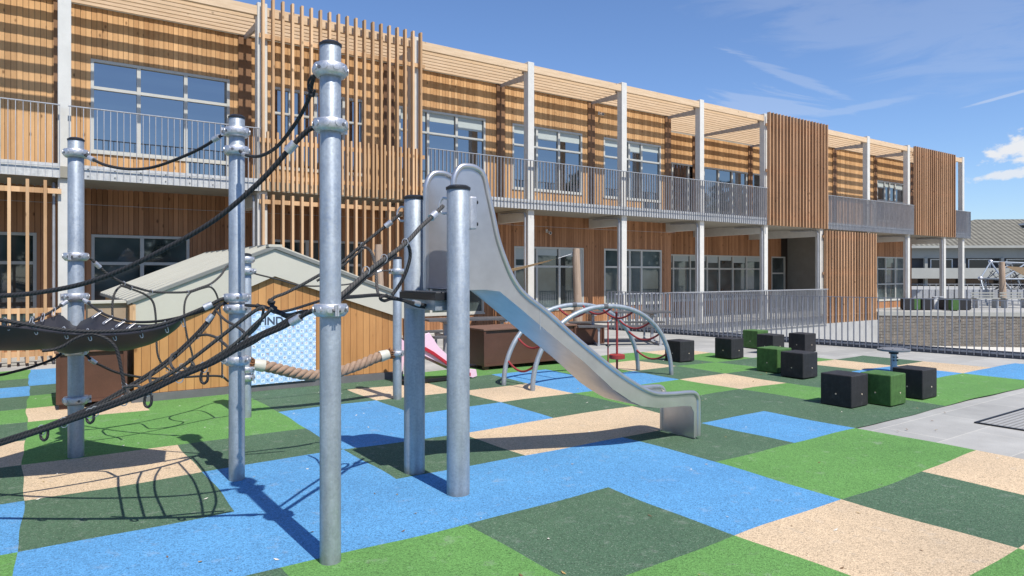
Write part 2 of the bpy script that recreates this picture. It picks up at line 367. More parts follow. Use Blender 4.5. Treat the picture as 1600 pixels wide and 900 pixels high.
M_roof=mat('fibre_cement_roof',(.2,.19,.15),.9); n=NT(M_roof); o=n.obj(); sp=n.n('ShaderNodeSeparateXYZ'); n.l(o,sp.inputs[0])
wv=n.math('ABSOLUTE',n.math('SUBTRACT',n.math('FRACT',n.math('MULTIPLY',sp.outputs[0],1.6)),.5))
wv2=n.math('LESS_THAN',n.math('FRACT',n.math('MULTIPLY',sp.outputs[1],.9)),.14)
cc=n.mix(1,n.ramp(n.math('ADD',wv,n.math('MULTIPLY',n.noise(o,1.4,4,.7),.5)),[(.3,(.085,.08,.062)),(.75,(.22,.205,.165))]),n.ramp(wv2,[(0,(1,1,1)),(1,(.7,.7,.7))]),'MULTIPLY')
n.l(cc,n.b.inputs['Base Color']); n.bump(wv,.8,.15)
M_farwall=speckled('far_wall_grey',(.30,.31,.29),.85,.6,.1); M_fargl=mat('far_glass',(.02,.022,.028),.1)
M_farband=speckled('far_band_pale',(.34,.34,.31),.85,.5,.1)

# ------------------------------------------------------------------ the ground
W0=st(17.5,-.2); F0=Vector((2.74,19.46,0)); FD=Vector((.7071,-.7071,0))
K=F0+FD*80
g=MB(); Y0=F0.y
g.add([F0,(-700,Y0,0),(-700,-700,0),(K.x,-700,0),K],[(0,1,2,3,4)])
g.add([F0,W0,(90,21,0),(900,21,0),(900,1400,0),(-700,1400,0),(-700,Y0,0)],[(0,1,2,3,4,5,6)])
tag(g.build('ground',M_pave),kind='structure')
# sunken ramp beyond the fence
g=MB()
def rz(s): return max(-1.45, min(-.004,.36-.092*s))
ss=[2.4,3.8,6,9,12,15,18.5,40,90]
for a,b in zip(ss,ss[1:]):
    g.add([st(a,-60,rz(a)),st(b,-60,rz(b)),st(b,6 if a>16 else -.15,rz(b)),st(a,6 if a>16 else -.15,rz(a))],[(0,1,2,3)])
tag(g.build('sunken_ramp',M_light),kind='structure')

SL=[-15.5,-14.4,-13.3,-12.1,-10.85,-9.68,-8.5,-7.28,-6.1,-4.93,-3.87,-2.85,-1.8,-.75,.3,1.35,2.4,3.45]
TL=[-.8,-1.85,-2.7,-3.72,-4.75,-5.62,-6.6,-7.6,-8.67,-9.74,-10.82,-11.94,-13.0,-14.1,-15.2]
# one string per row going away from the building; the first four columns lie left of the long straight seam
rows=["bgdg"+"bbppppppppppp","dsgd"+"bbppppppppppp","gdbb"+"ddgdppppppppp","sgdd"+"gggdppppppppp",
      "bdsg"+"sgddgggggsppp","gbgd"+"ggdsdbgsdgppp","dgbs"+"ggbdsbbdgdgpp","sdgd"+"sdbbdggsddsdp","gbdb"+"dbdssddgdbbsp",
      "bdgg"+"bbbbdbddgggbb","dsbb"+"dgdbggppppppp","gbsd"+"gdgsdsppppppp","dgbg"+"sbdgsgppppppp","bsgd"+"bgsbdgppppppp"]
g=MB(); key={'b':0,'g':1,'d':2,'s':3}
def hgt(s,t): return .010+.009*math.sin(s*1.7+t*.6)*math.sin(t*1.3-s*.4)
for r in range(len(TL)-1):
    for c in range(len(SL)-1):
        ch=rows[r][c] if c<len(rows[r]) else 'p'
        if ch=='p': continue
        n_=8
        for i in range(n_):
            for j in range(n_):
                q=[]
                for a,b in ((i,j),(i+1,j),(i+1,j+1),(i,j+1)):
                    s=SL[c]+(SL[c+1]-SL[c])*a/n_; t=TL[r+1]+(TL[r]-TL[r+1])*b/n_
                    # hand-cut edges wander slightly
                    s2=s+.014*math.sin(t*2.3+s*.9)+.006*math.sin(t*7.3+s*2); t2=t+.014*math.sin(s*2.1+t*1.3)+.006*math.sin(s*6.1+t)
                    q.append(st(s2,t2,hgt(s,t)))
                g.add(q,[(0,1,2,3)],key[ch])
tag(g.build('rubber_surface',[M_blue,M_green,M_dark,M_sand]),kind='structure')

# ------------------------------------------------------------------ the school building
B=empty('school_building',P0,ROT,label='long two-storey larch-clad school with concrete columns, balcony and pergola behind the playground',cat='building')
WT=1.5; RT=3.2
wins=[]                                   # (storey, t, s0, s1, z0, z1)
def slab(name,boxes,m,bev=0,parent=B):
    q=MB()
    for b in boxes: q.box(*b)
    return q.build(name,m,parent,bevel=bev)
def window(s0,s1,z0,z1,vs,hs,t,glass,door=None,blinds=0,lit=None):
    f=MB(); fw=.055; ft=t-.035; fb=t+.05
    zz=z0
    f.box(s0,s0+fw,ft,fb,z0,z1); f.box(s1-fw,s1,ft,fb,z0,z1)
    f.box(s0+fw,s1-fw,ft,fb,z1-fw,z1); f.box(s0+fw,s1-fw,ft,fb,z0,z0+fw)
    f.box(s0-.02,s1+.02,ft-.02,ft-.002,z0-.03,z0+.012)                      # sill
    for v in vs: f.box(v-.035,v+.035,ft+.006,fb,z0+fw,z1-fw)
    edges=[s0+fw]+[x for v in vs for x in (v-.035,v+.035)]+[s1-fw]
    for h in hs:
        for a,b in zip(edges[::2],edges[1::2]): f.box(a,b,ft+.012,fb,h-.03,h+.03)
    if door:                                                               # a door leaf with a lower bottom
        a,b,dz=door; f.box(a,a+fw,ft,fb,dz,z0-.03); f.box(b-fw,b,ft,fb,dz,z0-.03); f.box(a+fw,b-fw,ft,fb,dz,dz+.07)
    o=f.build('window',M_fr,B)
    g=MB(); g.box(s0+fw,s1-fw,fb-.03,fb-.012,z0+fw,z1-fw)
    if door: g.box(door[0]+fw,door[1]-fw,fb-.03,fb-.012,door[2]+.07,z0-.03)
    g.build('pane',glass,o)
    if blinds:
        q=MB()
        for a,b in zip(edges[::2],edges[1::2]): q.box(a+.03,b-.03,fb-.036,fb-.031,z1-fw-.1-blinds*random.uniform(.3,1),z1-fw)
        q.build('blind',M_blind,o)
    wins.append((t,s0,s1,z0,z1)); 
    if door: wins.append((t,door[0],door[1],door[2],z0))
def bay(s,up=True):                       # windows repeated per bay, offset s from the bay beginning at column s
    pass
ZU,ZL=5.90,2.38
# upper storey
window(-9.87,-7.24,4.03,ZU,[-9.02,-8.13],[5.33],WT,M_glassu,(-8.13,-7.24,3.58))
window(-6.35,-4.08,4.03,ZU,[-5.9,-5.3,-4.6],[5.3],WT,M_glassu,(-4.6,-4.08,3.58))
window(-3.14,-.50,4.0,ZU,[-2.29,-1.42],[5.3],WT,M_glassu,(-3.14,-2.29,3.58),.3)
window(.42,3.04,4.03,ZU,[1.3,2.13],[5.3],WT,M_glassu,None,.3)
window(3.93,6.52,4.0,ZU,[5.05,5.62],[5.3],WT,M_glassu,(5.62,6.52,3.58),.3)
window(8.2,14.6,3.9,5.80,[9.0,9.9,10.8,11.7,12.55,13.5],[],RT,M_glassu,None,0)
window(20.7,23.2,4.0,5.86,[21.4,21.85,22.36],[4.95],WT,M_glassu,None,.3)
window(-13.3,-11.9,4.03,ZU,[-12.6],[5.3],WT,M_glassu)
# ground storey
window(-12.4,-10.76,.45,ZL,[-11.6],[1.8],WT,M_glassl)
window(-9.86,-8.06,.6,ZL,[-8.96],[1.8],WT,M_glassl)
window(-6.35,-4.1,.6,ZL,[-5.5,-4.8],[1.8],WT,M_glassl)
window(-3.0,-.55,.5,ZL,[-2.2,-1.4],[1.8],WT,M_glassl)
window(.48,3.1,.52,ZL,[1.3,2.15,3.0],[1.8],WT,M_glassl,None,.25)
window(3.95,6.56,.60,ZL,[5.08,5.62],[1.8],WT,M_glassl,(5.62,6.56,.05),.0)
window(8.2,14.6,.55,2.32,[9.05,10.0,11.0,11.75,12.6,13.5],[1.78],RT,M_glassl,None,.15)
window(15.2,16.2,.05,2.32,[],[1.6],RT,M_glassl)
window(20.7,23.45,.35,2.36,[21.5,22.4],[1.8,1.1],WT,M_glassl)

def cladding(name,t,s0,s1,z0,z1,m):       # vertical boards, each its own depth, cut around the openings
    q=MB(); bw=.093; s=s0
    ws=[w_ for w_ in wins if abs(w_[0]-t)<.01 and w_[3]<z1 and w_[4]>z0]
    k=math.floor(s0/bw)
    while k*bw<s1:
        a=max(s0,k*bw)+.0035; b=min(s1,(k+1)*bw)-.0035; k+=1
        if b-a<.01: continue
        d=random.choice((.0,.0015,.003,.0045)); br_=sorted({a,b}|{x for w_ in ws for x in (w_[1]-.002,w_[2]+.002) if a<x<b})
        for c0,c1 in zip(br_,br_[1:]):
            if c1-c0<.002: continue
            mdl=(c0+c1)/2; iv=[(z0,z1)]
            for (_,w0,w1,y0,y1) in ws:
                if w0-.002<mdl<w1+.002:
                    nv=[]
                    for c,dd in iv:
                        if y0>c: nv.append((c,min(dd,y0-.032)))
                        if y1<dd: nv.append((max(c,y1+.004),dd))
                    iv=[x for x in nv if x[1]-x[0]>.01]
            for c,dd in iv: q.box(c0,c1,t-.030+d,t+.012,c,dd)
    return q.build(name,m,B)
cladding('wall_cladding',WT,-16,7.03,3.52,6.93,M_wup)
cladding('wall_cladding',RT,7.05,16.5,3.52,6.93,M_wup)
cladding('wall_cladding',WT,16.6,24.2,3.52,6.93,M_wup)
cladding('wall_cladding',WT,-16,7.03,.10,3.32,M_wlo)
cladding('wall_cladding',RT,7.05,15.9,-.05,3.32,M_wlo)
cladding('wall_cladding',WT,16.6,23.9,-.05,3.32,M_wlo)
# corner return of the recess, in the same boards, and the dark rendered end wall
slab('recess_return',[(6.98,7.03,WT+.02,RT,3.52,6.93)],M_wup); slab('recess_return',[(6.98,7.03,WT+.02,RT,-.05,3.32)],M_wlo)
slab('end_wall',[(16.5,16.58,WT-.03,RT+.3,-.05,6.93)],M_wallend)
# structural core behind the cladding
def core(t,s0,s1,z0,z1):
    q=MB(); ws=[w_ for w_ in wins if abs(w_[0]-t)<.01 and w_[3]<z1 and w_[4]>z0]
    q.box(s0,s1,t+.06,t+.3,z0,z1); return q
for i,(t,a,b) in enumerate(((WT,-16,7.0),(RT,7.0,16.5),(WT,16.6,24))):
    for z0,z1 in ((-.3,3.3),(3.5,6.92)): core(t,a,b,z0,z1).build('wall_core',M_dark_int,B)
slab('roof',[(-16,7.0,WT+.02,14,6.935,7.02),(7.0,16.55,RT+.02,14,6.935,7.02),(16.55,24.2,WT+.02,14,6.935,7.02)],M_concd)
slab('gable_wall',[(23.9,24.0,WT,14,-.3,3.3),(24.1,24.2,WT,14,3.5,6.93),(-16.1,-16.0,WT,14,-.3,6.93)],M_wlo)
slab('plinth',[(-16,7.0,WT-.05,WT+.05,-.3,.095)],M_conc)
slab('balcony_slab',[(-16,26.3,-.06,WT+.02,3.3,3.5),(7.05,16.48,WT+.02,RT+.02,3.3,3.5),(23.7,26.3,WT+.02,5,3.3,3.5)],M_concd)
cols=[-13.75,-10.35,-6.92,-3.42,0,3.4,6.85,10.25,13.72,17.15,20.52,23.95,25.9]
c=MB()
for s in cols:
    c=MB(); c.box(s-.1,s+.1,0.0,.2,3.5,7.2); c.box(s-.1,s+.1,0.0,.2,-1.3 if s>3 else -.3,3.298)
    c.build('column',M_conc,B,bevel=.008)
for s,t in ((23.9,4.2),(21.2,6.0)): slab('column',[(s-.16,s+.16,t,t+.3,-.3,3.29)],M_concd)
for s in cols[:-1]:
    rec=7<s<16.5; d=RT if rec else WT
    slab('ceiling_beam',[(s-.09,s+.09,.2,d-.03,3.0,3.297)],M_conc)
    slab('timber_post',[(s-.14,s+.14,d-.06,d-.037,3.52,6.93)],M_wpost)
    q=MB(); q.add([(s-.03,.2,6.93),(s+.03,.2,6.93),(s+.03,d,6.93),(s-.03,d,6.93),(s-.03,.2,6.76),(s+.03,.2,6.76),(s+.03,d,6.86),(s-.03,d,6.86)],
        [(0,1,2,3),(7,6,5,4),(0,4,5,1),(1,5,6,2),(2,6,7,3),(3,7,4,0)]); q.build('pergola_bracket',M_galvf,B)
    q=MB(); q.cyl((s-.16,.06,-.2),(s-.16,.06,3.1),.025,10); q.tube([(s-.16,.06,3.1),(s-.16,.1,3.2),(s-.16,.3,3.22),(s-.16,1.2,3.24)],.025,8); q.build('downpipe',M_galvf,B)
# pergola: front beam between the columns and slats running along the facade
ends=[(-16,-13.85)]+[(a+.1,b-.1) for a,b in zip(cols,cols[1:])]
for a,b in ends: slab('pergola_beam',[(a+.004,b-.004,.02,.11,6.94,7.13)],M_beam)
q=MB()
def slats(s0,s1,t0,t1):
    k=0; t=t0
    while t<t1: q.box(s0,s1,t,t+.045,6.94,7.06); t+=.225
slats(-16,7.0,.28,1.47); slats(7.003,16.5,.28,RT-.05); slats(16.503,25.8,.28,1.47); slats(24.3,25.8,1.63,3.9)
q.build('pergola_slats',M_beam,B)
# timber screens
def screen(name,s0,s1,z0,z1,m,dense=None,rails=(),sp=.2):
    q=MB(); s=s0; k=0
    while s<=s1+.001:
        q.box(s-.024,s+.024,-.20,-.085,z0,z1)
        if dense and s+sp/2<s1: q.box(s+sp/2-.02,s+sp/2+.02,-.16,-.09,dense[0],dense[1])
        s+=sp
    for z in rails: q.box(s0-.05,s1+.05,-.083,-.04,z-.045,z+.045)
    return q.build(name,m,B)
screen('timber_screen',-6.95,-3.25,3.30,7.25,M_slat,(3.32,4.52),(4.35,3.6,6.5))
screen('timber_screen',-6.95,-3.25,.06,3.22,M_slat,(.1,1.0),(3.08,.95,.2))
screen('timber_screen',-15.95,-10.45,.06,3.22,M_slat,(.1,1.0),(3.05,.95,.2),.253)
screen('timber_screen',10.2,13.85,3.28,7.22,M_slatd,None,(3.6,5.2,6.8))
screen('timber_screen',13.75,17.45,-.3,3.22,M_slatd,None,(0,1.6,3.0))
screen('timber_screen',20.75,24.55,3.28,7.15,M_slatd,None,(3.6,5.2,6.8))
# balcony railings
def railing(s0,s1,parent=B,t=-.13,z0=3.28,z1=4.57,name='balcony_railing',sp=.105,plate=True):
    q=MB(); s=s0+.02
    while s<s1: q.box(s-.005,s+.005,t-.02,t+.025,z0,z1-.012); s+=sp
    q.box(s0,s1,t-.025,t+.03,z1-.01,z1+.006)
    q.box(s0,s1,t-.008,t+.012,z0+.2,z0+.206) if plate else None
    o=q.build(name,M_galvf,parent)
    return o
for a,b in ((-16,-13.8),(-13.7,-10.42),(-10.3,-7.0),(-3.18,10.12),(13.9,20.68),(24.62,26.35)): railing(a,b)
q=MB(); t=-.1
while t<5: q.box(26.33,26.375,t-.005,t+.005,3.28,4.56); t+=.105
q.box(26.32,26.38,-.13,5,4.56,4.575); q.build('balcony_railing',M_galvf,B)
for a,b in ((-16,-10.42),(-10.3,-6.98),(-3.2,10.15),(13.9,20.7),(24.6,26.3)):
    slab('balcony_fascia',[(a,b,-.10,-.065,3.29,3.54)],M_fascia)
q=MB()
for k in range(9):
    s=-10.0+k*.42; 
    for z in (3.35,3.47): q.cyl((s,-.112,z),(s,-.098,z),.011,8)
q.build('fascia_bolts',M_dm,B)
# safety wire under the balcony
q=MB(); q.tube([(-16,WT-.25,2.97),(-8,WT-.25,2.95),(-3,WT-.25,2.97),(3,WT-.25,2.96),(7,WT-.25,2.97)],.005,5); q.build('ceiling_wire',M_galvf,B)
# wall cameras
for s,z,d,lab in ((3.72,6.62,WT,'small white security camera high on the upper wall beneath the pergola slats'),(1.65,2.85,WT,'small white security camera on the lower wall under the balcony')):
    o=empty('security_camera',st(s,d-.03,z),ROT,label=lab,cat='camera',group='wall cameras')
    q=MB(); q.box(-.03,.03,-.02,.02,-.05,.05); q.beam((0,-.01,0),(0,-.11,-.02),.025,.025); q.build('bracket',M_white,o)
    q=MB(); q.cyl((.04,-.06,-.03),(-.02,-.22,-.07),.042,14); q.build('housing',M_white,o)
    q=MB(); q.cyl((-.02,-.221,-.07),(-.022,-.226,-.0715),.03,12); q.build('lens',M_black,o)

# ------------------------------------------------------------------ retaining walls, fences by the sunken ramp
rw=empty('retaining_wall',P0,ROT,label='pale concrete retaining wall along the sunken ramp under the facade columns',cat='wall')
q=MB(); q.box(2.9,17.5,-.22,-.05,-1.6,-.3); q.build('wall_face',M_ret,rw)
q=MB(); q.box(2.9,17.48,-.05,.0,-1.3,-.01); q.build('upstand',M_ret,rw)
rf=empty('ramp_railing',P0,ROT,label='galvanised flat-bar railing below the first floor, behind the long playground fence',cat='railing')
railing(2.78,13.68,rf,-.26,-.29,1.0,'bars',.1,False); q=MB(); q.box(2.78,13.68,-.288,-.226,1.008,1.02); q.box(2.78,13.68,-.28,-.24,-.30,-.292); q.build('handrail',M_galvf,rf)
kb=MB(); ang=math.atan2(FD.y,FD.x)
ke=empty('fence_kerb',F0,ang,label='dark grey kerb upstand running under the long playground fence',cat='kerb')
kb.box(0,26,.0,.12,-1.6,.12); kb.build('kerb_face',M_kerb,ke)
nf=empty('playground_fence',F0,ang,label='long galvanised flat-bar fence at the edge of the playground above the sunken ramp',cat='fence')
q=MB(); s=.02
while s<26: q.box(s-.006,s+.006,-.06,-.010,.02,1.075); s+=.122
tag(q.build('bars',M_galvd,nf),kind='stuff')
q=MB(); q.box(0,26,-.06,-.007,1.077,1.09); q.build('top_rail',M_galvd,nf)
q=MB(); q.box(0,26,-.008,-.002,.06,.1); q.build('bottom_rail',M_galvf,nf)
bw_dir=Vector((9.2,-1.2,0)).normalized(); bwa=math.atan2(bw_dir.y,bw_dir.x)
bwl=empty('brick_wall',W0,bwa,label='dark brick retaining wall with a pale coping on the far side of the sunken ramp',cat='wall')
q=MB(); q.box(.0,40,0,.3,-1.6,-.13); q.build('brick_face',M_brick,bwl); q=MB(); q.box(-.02,40,-.03,.33,-.128,.03); q.build('coping',M_farband,bwl)
q=MB(); q.cyl((3.1,-.002,-.32),(3.1,-.01,-.32),.05,14); q.build('drain_hole',M_black,bwl)
# low fence across the far edge
ff=empty('far_railing',(14.0,34.0,0),R(-3),label='low galvanised railing far behind the brick wall under the end of the school',cat='railing')
q=MB(); s=0
while s<28: q.box(s-.008,s+.008,-.02,.02,.05,1.05); s+=.3
q.box(0,28,-.02,.02,1.05,1.08); q.box(0,28,.03,.05,.35,.8); q.build('bars',M_galvf,ff)

# ------------------------------------------------------------------ helpers for round posts and clamps
def clamp_mesh(r):
    q=MB()
    q.lathe([(r+.001,-.036),(r+.018,-.036),(r+.034,-.018),(r+.036,.020),(r+.030,.032),(r+.001,.034)],n=32)
    for k in range(9):
        a=2*math.pi*(k+.5)/9; d=Vector((math.cos(a),math.sin(a),0)); up=Vector((0,0,.004))
        q.tube([d*(r+.02)+up,d*(r+.0385)+up,d*(r+.0395)+up],.018,14,rads=[.0185,.0185,.015])
        if k%3==0:
            d2=Vector((math.cos(a+.35),math.sin(a+.35),0)); q.tube([d2*(r+.03),d2*(r+.0365)],.011,8,m=1)
    for sg in (-1,1):                      # bolted lug joining the two halves
        q.box(r+.012,r+.052,sg*.006-.005,sg*.006+.005,-.03,.03)
    q.tube([Vector((r+.042,-.022,0)),Vector((r+.042,.022,0))],.009,8,m=1)
    return q
clamp_cache={}
def post(parent,x,y,r,h,clamps,z0=0,cap=True):
    o=empty_part=None
    q=MB(); q.lathe([(r,z0-.02),(r,z0+.3),(r,h-.005),(r-.003,h)],n=32)
    p=q.build('post',M_galv,parent,loc=(x,y,0))
    c=MB(); c.lathe([(r+.004,h-.012),(r+.005,h),(r*.75,h+.014),(.0001,h+.02)],n=28); c.build('cap',M_black,p)
    for z in clamps:
        rr=round(r,3)
        if rr not in clamp_cache:
            o=clamp_mesh(r).build('clamp',[M_alu,M_dm],p); clamp_cache[rr]=o
        else:
            o=clamp_cache[rr].copy(); col.objects.link(o); o.parent=p
        o.location=(0,0,z); o.rotation_euler=(0,0,random.uniform(0,6))
    return p
def zat(py,Y): return 1.6-(py-427)/1067*Y
A_=(-1.0,3.76); D_=(-2.12,5.26); E_=(-3.78,5.92); G_=(-2.94,7.56); F_=(-1.45,8.63); H_=(-4.15,4.35); Bp=(-.78,5.46); Cp=(-.39,4.95)

# ------------------------------------------------------------------ climbing net frame
CN=empty('climbing_frame',label='rope climbing net with a black rubber hammock strung between tall galvanised posts',cat='climbing frame')
post(CN,*A_,.0575,2.86,[zat(111,3.76),zat(197,3.76),zat(484,3.76)])
post(CN,*D_,.0585,zat(183,5.26),[zat(207,5.26),zat(236,5.26),zat(465,5.26),zat(482,5.26),zat(563,5.26)])
post(CN,*E_,.062,zat(218,5.92),[zat(240,5.92),zat(401,5.92),zat(464,5.92),zat(548,5.92),zat(625,5.92)])
post(CN,*H_,.06,2.8,[1.52,1.35,.62,.38,.9])
def rope(pts,r=.011,m=None,parent=CN,name='rope',n=7,sm=5,fer=(),ferr=None):
    pth=smooth_path(pts,sm); q=MB(); q.tube(pth,r,n); o=q.build(name,m or M_rope,parent)
    for i in fer:                         # aluminium ferrules on the rope
        a=Vector(pts[i]); j=min(i+1,len(pts)-1); k=max(i-1,0); d=(Vector(pts[j])-Vector(pts[k])).normalized()
        f=MB(); f.cyl(a-d*.032,a+d*.032,r*1.75,12); f.build('ferrule',M_alu,o)
    return o
pl=lambda A,B,ps:[wall_pt(A,B,x,y) for x,y in ps]
def tie(p,parent=CN,r=.016):              # pale cable clip round a rope
    q=MB(); pts=[p+Vector((math.cos(a)*r,0,math.sin(a)*r*1.3)) for a in [i*math.pi/5 for i in range(11)]]; q.tube(pts,.003,5); return q.build('rope_clip',M_alu,parent)
# upper ropes
rope(pl(E_,D_,[(133,242),(143,248),(165,258),(200,264),(240,261),(290,243),(322,227),(338,216),(350,210)]),.0125,fer=(1,7))
rope(pl(D_,A_,[(375,236),(383,242),(405,244),(432,230),(458,198),(474,172),(484,150),(487,132),(492,116)]),.012,fer=(1,))
rope(pl(A_,H_,[(497,200),(482,203),(455,230),(410,280),(350,333),(300,366),(240,398),(185,424),(127,444),(60,457),(0,462),(-80,462),(-170,440)]),.0145,sm=6,fer=(2,),n=9)
# short loop at the top post
rope(pl(D_,A_,[(488,118),(482,128),(483,142),(489,150),(492,140)]),.008)
# hammock edge ropes
front=[(358,466),(345,468),(325,478),(290,493),(262,504),(230,512),(190,517),(140,518),(95,515),(50,508),(0,500),(-60,492),(-190,470)]
fr3=pl(D_,H_,front); rope(fr3,.014,m=M_rope,fer=(2,),n=9)
rope(pl(E_,H_,[(112,466),(100,474),(85,484),(65,495),(40,505),(10,511),(-60,515),(-160,500)]),.011,fer=(1,))
rope(pl(E_,D_,[(120,466),(135,471),(150,483),(170,494),(200,502),(232,503),(265,499),(310,488),(345,475),(362,468)]),.011,fer=(1,))
# hammock sheet
fe=[(-150,483),(-60,500),(0,508),(50,514),(95,520),(140,523),(190,522),(230,517),(262,509),(288,497)]
be_l=[(-150,505),(-60,520),(0,516),(40,511),(72,499),(97,489),(108,499),(120,504),(134,499),(153,489)]
F3=smooth_path(pl(D_,H_,fe),4)
def mid(px,py,f): 
    a=wall_pt(E_,H_,px,py) if px<115 else wall_pt(E_,D_,px,py); return a
bk=[mid(*p,0) for p in [(-150,505),(-60,520),(0,517),(36,508),(68,500),(95,490),(105,500),(118,505),(133,499),(153,489),(175,500),(200,506),(235,507),(288,498)]]
def resample(pts,n):
    d=[0]
    for a,b in zip(pts,pts[1:]): d.append(d[-1]+(b-a).length)
    out=[]
    for i in range(n):
        x=d[-1]*i/(n-1); k=0
        while k<len(d)-2 and d[k+1]<x: k+=1
        f=(x-d[k])/max(1e-9,d[k+1]-d[k]); out.append(pts[k].lerp(pts[k+1],min(1,f)))
    return out
NU,NV=48,14; Fa=resample(F3,NU); Bb=resample(bk,NU); q=MB(); vs=[]
for side in (0,1):
    for j in range(NV+1):
        v=j/NV
        for i in range(NU):
            u=i/(NU-1); p=Fa[i].lerp(Bb[i],v); sag=.20*math.sin(math.pi*v)**.9*max(0,math.sin(math.pi*min(1,max(0,(u-.02)/.98))))**.55
            p=p+Vector((0,0,-sag-(.006 if side else 0)+.0)); 
            vs.append(p)
o_=NU*(NV+1); fs=[]
for j in range(NV):
    for i in range(NU-1):
        a=j*NU+i; fs.append((a,a+1,a+NU+1,a+NU)); fs.append((o_+a+NU,o_+a+NU+1,o_+a+1,o_+a))
for i in range(NU-1):
    fs.append((i+1,i,o_+i,o_+i+1)); a=NV*NU+i; fs.append((a,a+1,o_+a+1,o_+a))
q.add(vs,fs,0,True); q.build('hammock_sheet',M_mem,CN)
def ring(p,d,parent=CN,name='eyelet_ring'):
    q=MB(); a=Vector(p); b=a+d; s_=Vector((.010,0,0)); pts=[a+s_,a+Vector((0,0,.016)),a-s_,b-s_,b-Vector((0,0,.012)),b+s_,a+s_]; q.tube(smooth_path(pts,3),.0032,5); return q.build(name,M_alu,parent)
for x,y in ((8,500),(52,507),(100,514),(137,517),(176,517),(218,513),(258,505),(284,496)): ring(wall_pt(D_,H_,x,y),Vector((0,.03,-.06)))
for x,y in ((50,498),(68,492),(85,483),(158,487),(175,496),(195,501),(212,504)): ring(wall_pt(E_,H_,x,y) if x<115 else wall_pt(E_,D_,x,y),Vector((.03 if x<115 else -.03,-.06,-.04)))
# rope arch hung under the hammock edge, cable from the left post
rope(pl(D_,H_,[(66,548),(84,546),(100,540),(118,529),(140,522),(160,526),(174,535),(183,548),(189,575),(194,602)]),.012)
rope(pl(E_,H_,[(112,549),(100,550),(85,560),(60,570),(25,580),(-20,588),(-150,590)]),.011,fer=(1,))
# net between the left post and the slim rear post
rope(pl(E_,G_,[(128,401),(140,403),(152,414),(168,428),(192,442),(215,450),(240,456),(268,457),(293,456),(312,450),(330,443),(345,430),(356,415),(378,405)]),.0115,m=M_ropeg,fer=(2,))
rope(pl(E_,G_,[(128,549),(134,554),(145,564),(160,572),(180,581),(205,587),(235,591),(268,591),(310,588),(345,588),(358,596),(380,600)]),.0115,fer=(2,))
rope(pl(E_,G_,[(205,451),(192,446),(181,455),(176,472),(176,500),(178,530),(183,552),(190,580),(194,600),(196,625)]),.010,m=M_ropeg)
rope(pl(E_,G_,[(188,446),(210,453),(228,461),(239,472),(243,492),(244,522),(246,552),(253,568),(264,577),(272,582)]),.010,m=M_ropeg)
rope(pl(E_,G_,[(318,449),(302,454),(292,464),(288,480),(289,505),(293,528),(299,548),(301,562),(296,576),(285,584),(268,584)]),.010,m=M_ropeg)
rope(pl(E_,G_,[(300,456),(318,450),(330,449),(339,462),(344,488),(346,520),(347,555),(347,590)]),.010,m=M_ropeg)
for x,y in ((193,443),(204,450),(236,456),(293,457),(328,446),(347,588),(262,578),(193,598)): tie(wall_pt(E_,G_,x,y))
# sloping net down to the left
b=[(358,478),(345,476),(328,497),(305,523),(270,556),(235,582),(195,607),(144,635),(65,668),(0,690),(-90,716),(-190,742)]
rope(pl(D_,H_,b),.012,fer=(2,))
rope(pl(D_,H_,[(340,478),(330,500),(308,526),(274,558),(240,584),(200,608),(150,634),(70,668),(0,688),(-180,735)]),.011,m=M_ropeg)
a=[(492,484),(478,490),(462,500),(440,512),(410,525),(377,542),(333,567),(279,590),(233,612),(193,628),(140,647),(65,673),(0,694),(-100,725),(-190,752)]
rope(pl(A_,H_,a),.0135,fer=(2,),n=9); a2=[(x+3,y-6) for x,y in a[2:]]
rope(pl(A_,H_,a2),.0115); 
rope(pl(A_,H_,[(412,480),(398,486),(372,505),(340,530),(312,552),(284,573),(255,590),(223,606),(190,622),(130,646),(65,670),(-10,692),(-190,745)]),.011,m=M_ropeg)
rope(pl(A_,H_,[(425,482),(412,495),(398,508),(380,526),(364,540),(340,556),(310,574),(280,588)]),.011,m=M_ropeg)
rope(pl(A_,H_,[(462,492),(440,505),(418,520),(395,536),(366,549)]),.010)
# rungs of the sloping net, each spanning from the far strand to the near one
def between(ps):
    out=[]
    for k,(x,y) in enumerate(ps):
        f=k/(len(ps)-1)
        out.append(wall_pt(D_,H_,x,y).lerp(wall_pt(A_,H_,x,y),f))
    return [at(x,y,p.y) for (x,y),p in zip(ps,out)]
for pts in ([(308,525),(322,523),(337,527),(348,535),(357,543),(364,550)],[(276,550),(268,556),(266,566),(270,575),(280,581),(292,585)],
            [(240,580),(234,588),(236,598),(243,604),(252,604)],[(198,605),(200,614),(206,620),(214,620)],[(338,486),(352,500),(366,508),(378,516),(386,528),(380,540)],
            ):
    rope(between(pts),.0095,m=M_ropeg)
for pts in ([(286,573),(296,579),(303,572),(296,560)],[(193,605),(215,603),(225,611),(236,616)],[(255,592),(268,590),(285,583),(300,572)]):
    rope(pl(A_,H_,pts),.009,m=M_ropeg)
for x,y in ((70,672),(142,645),(232,620),(320,583)):
    rope(pl(A_,H_,[(x-3,y-4),(x-6,y+3),(x-6,y+12),(x-1,y+16),(x+4,y+11),(x+5,y-2)]),.008)
for x,y in ((65,672),(100,660),(140,646),(148,643),(193,626),(231,611),(280,590),(318,574),(350,559),(377,541)): tie(wall_pt(A_,H_,x,y),r=.024)
for x,y in ((270,557),(308,525),(340,530),(284,573),(195,604)): tie(wall_pt(D_,H_,x,y),r=.018)
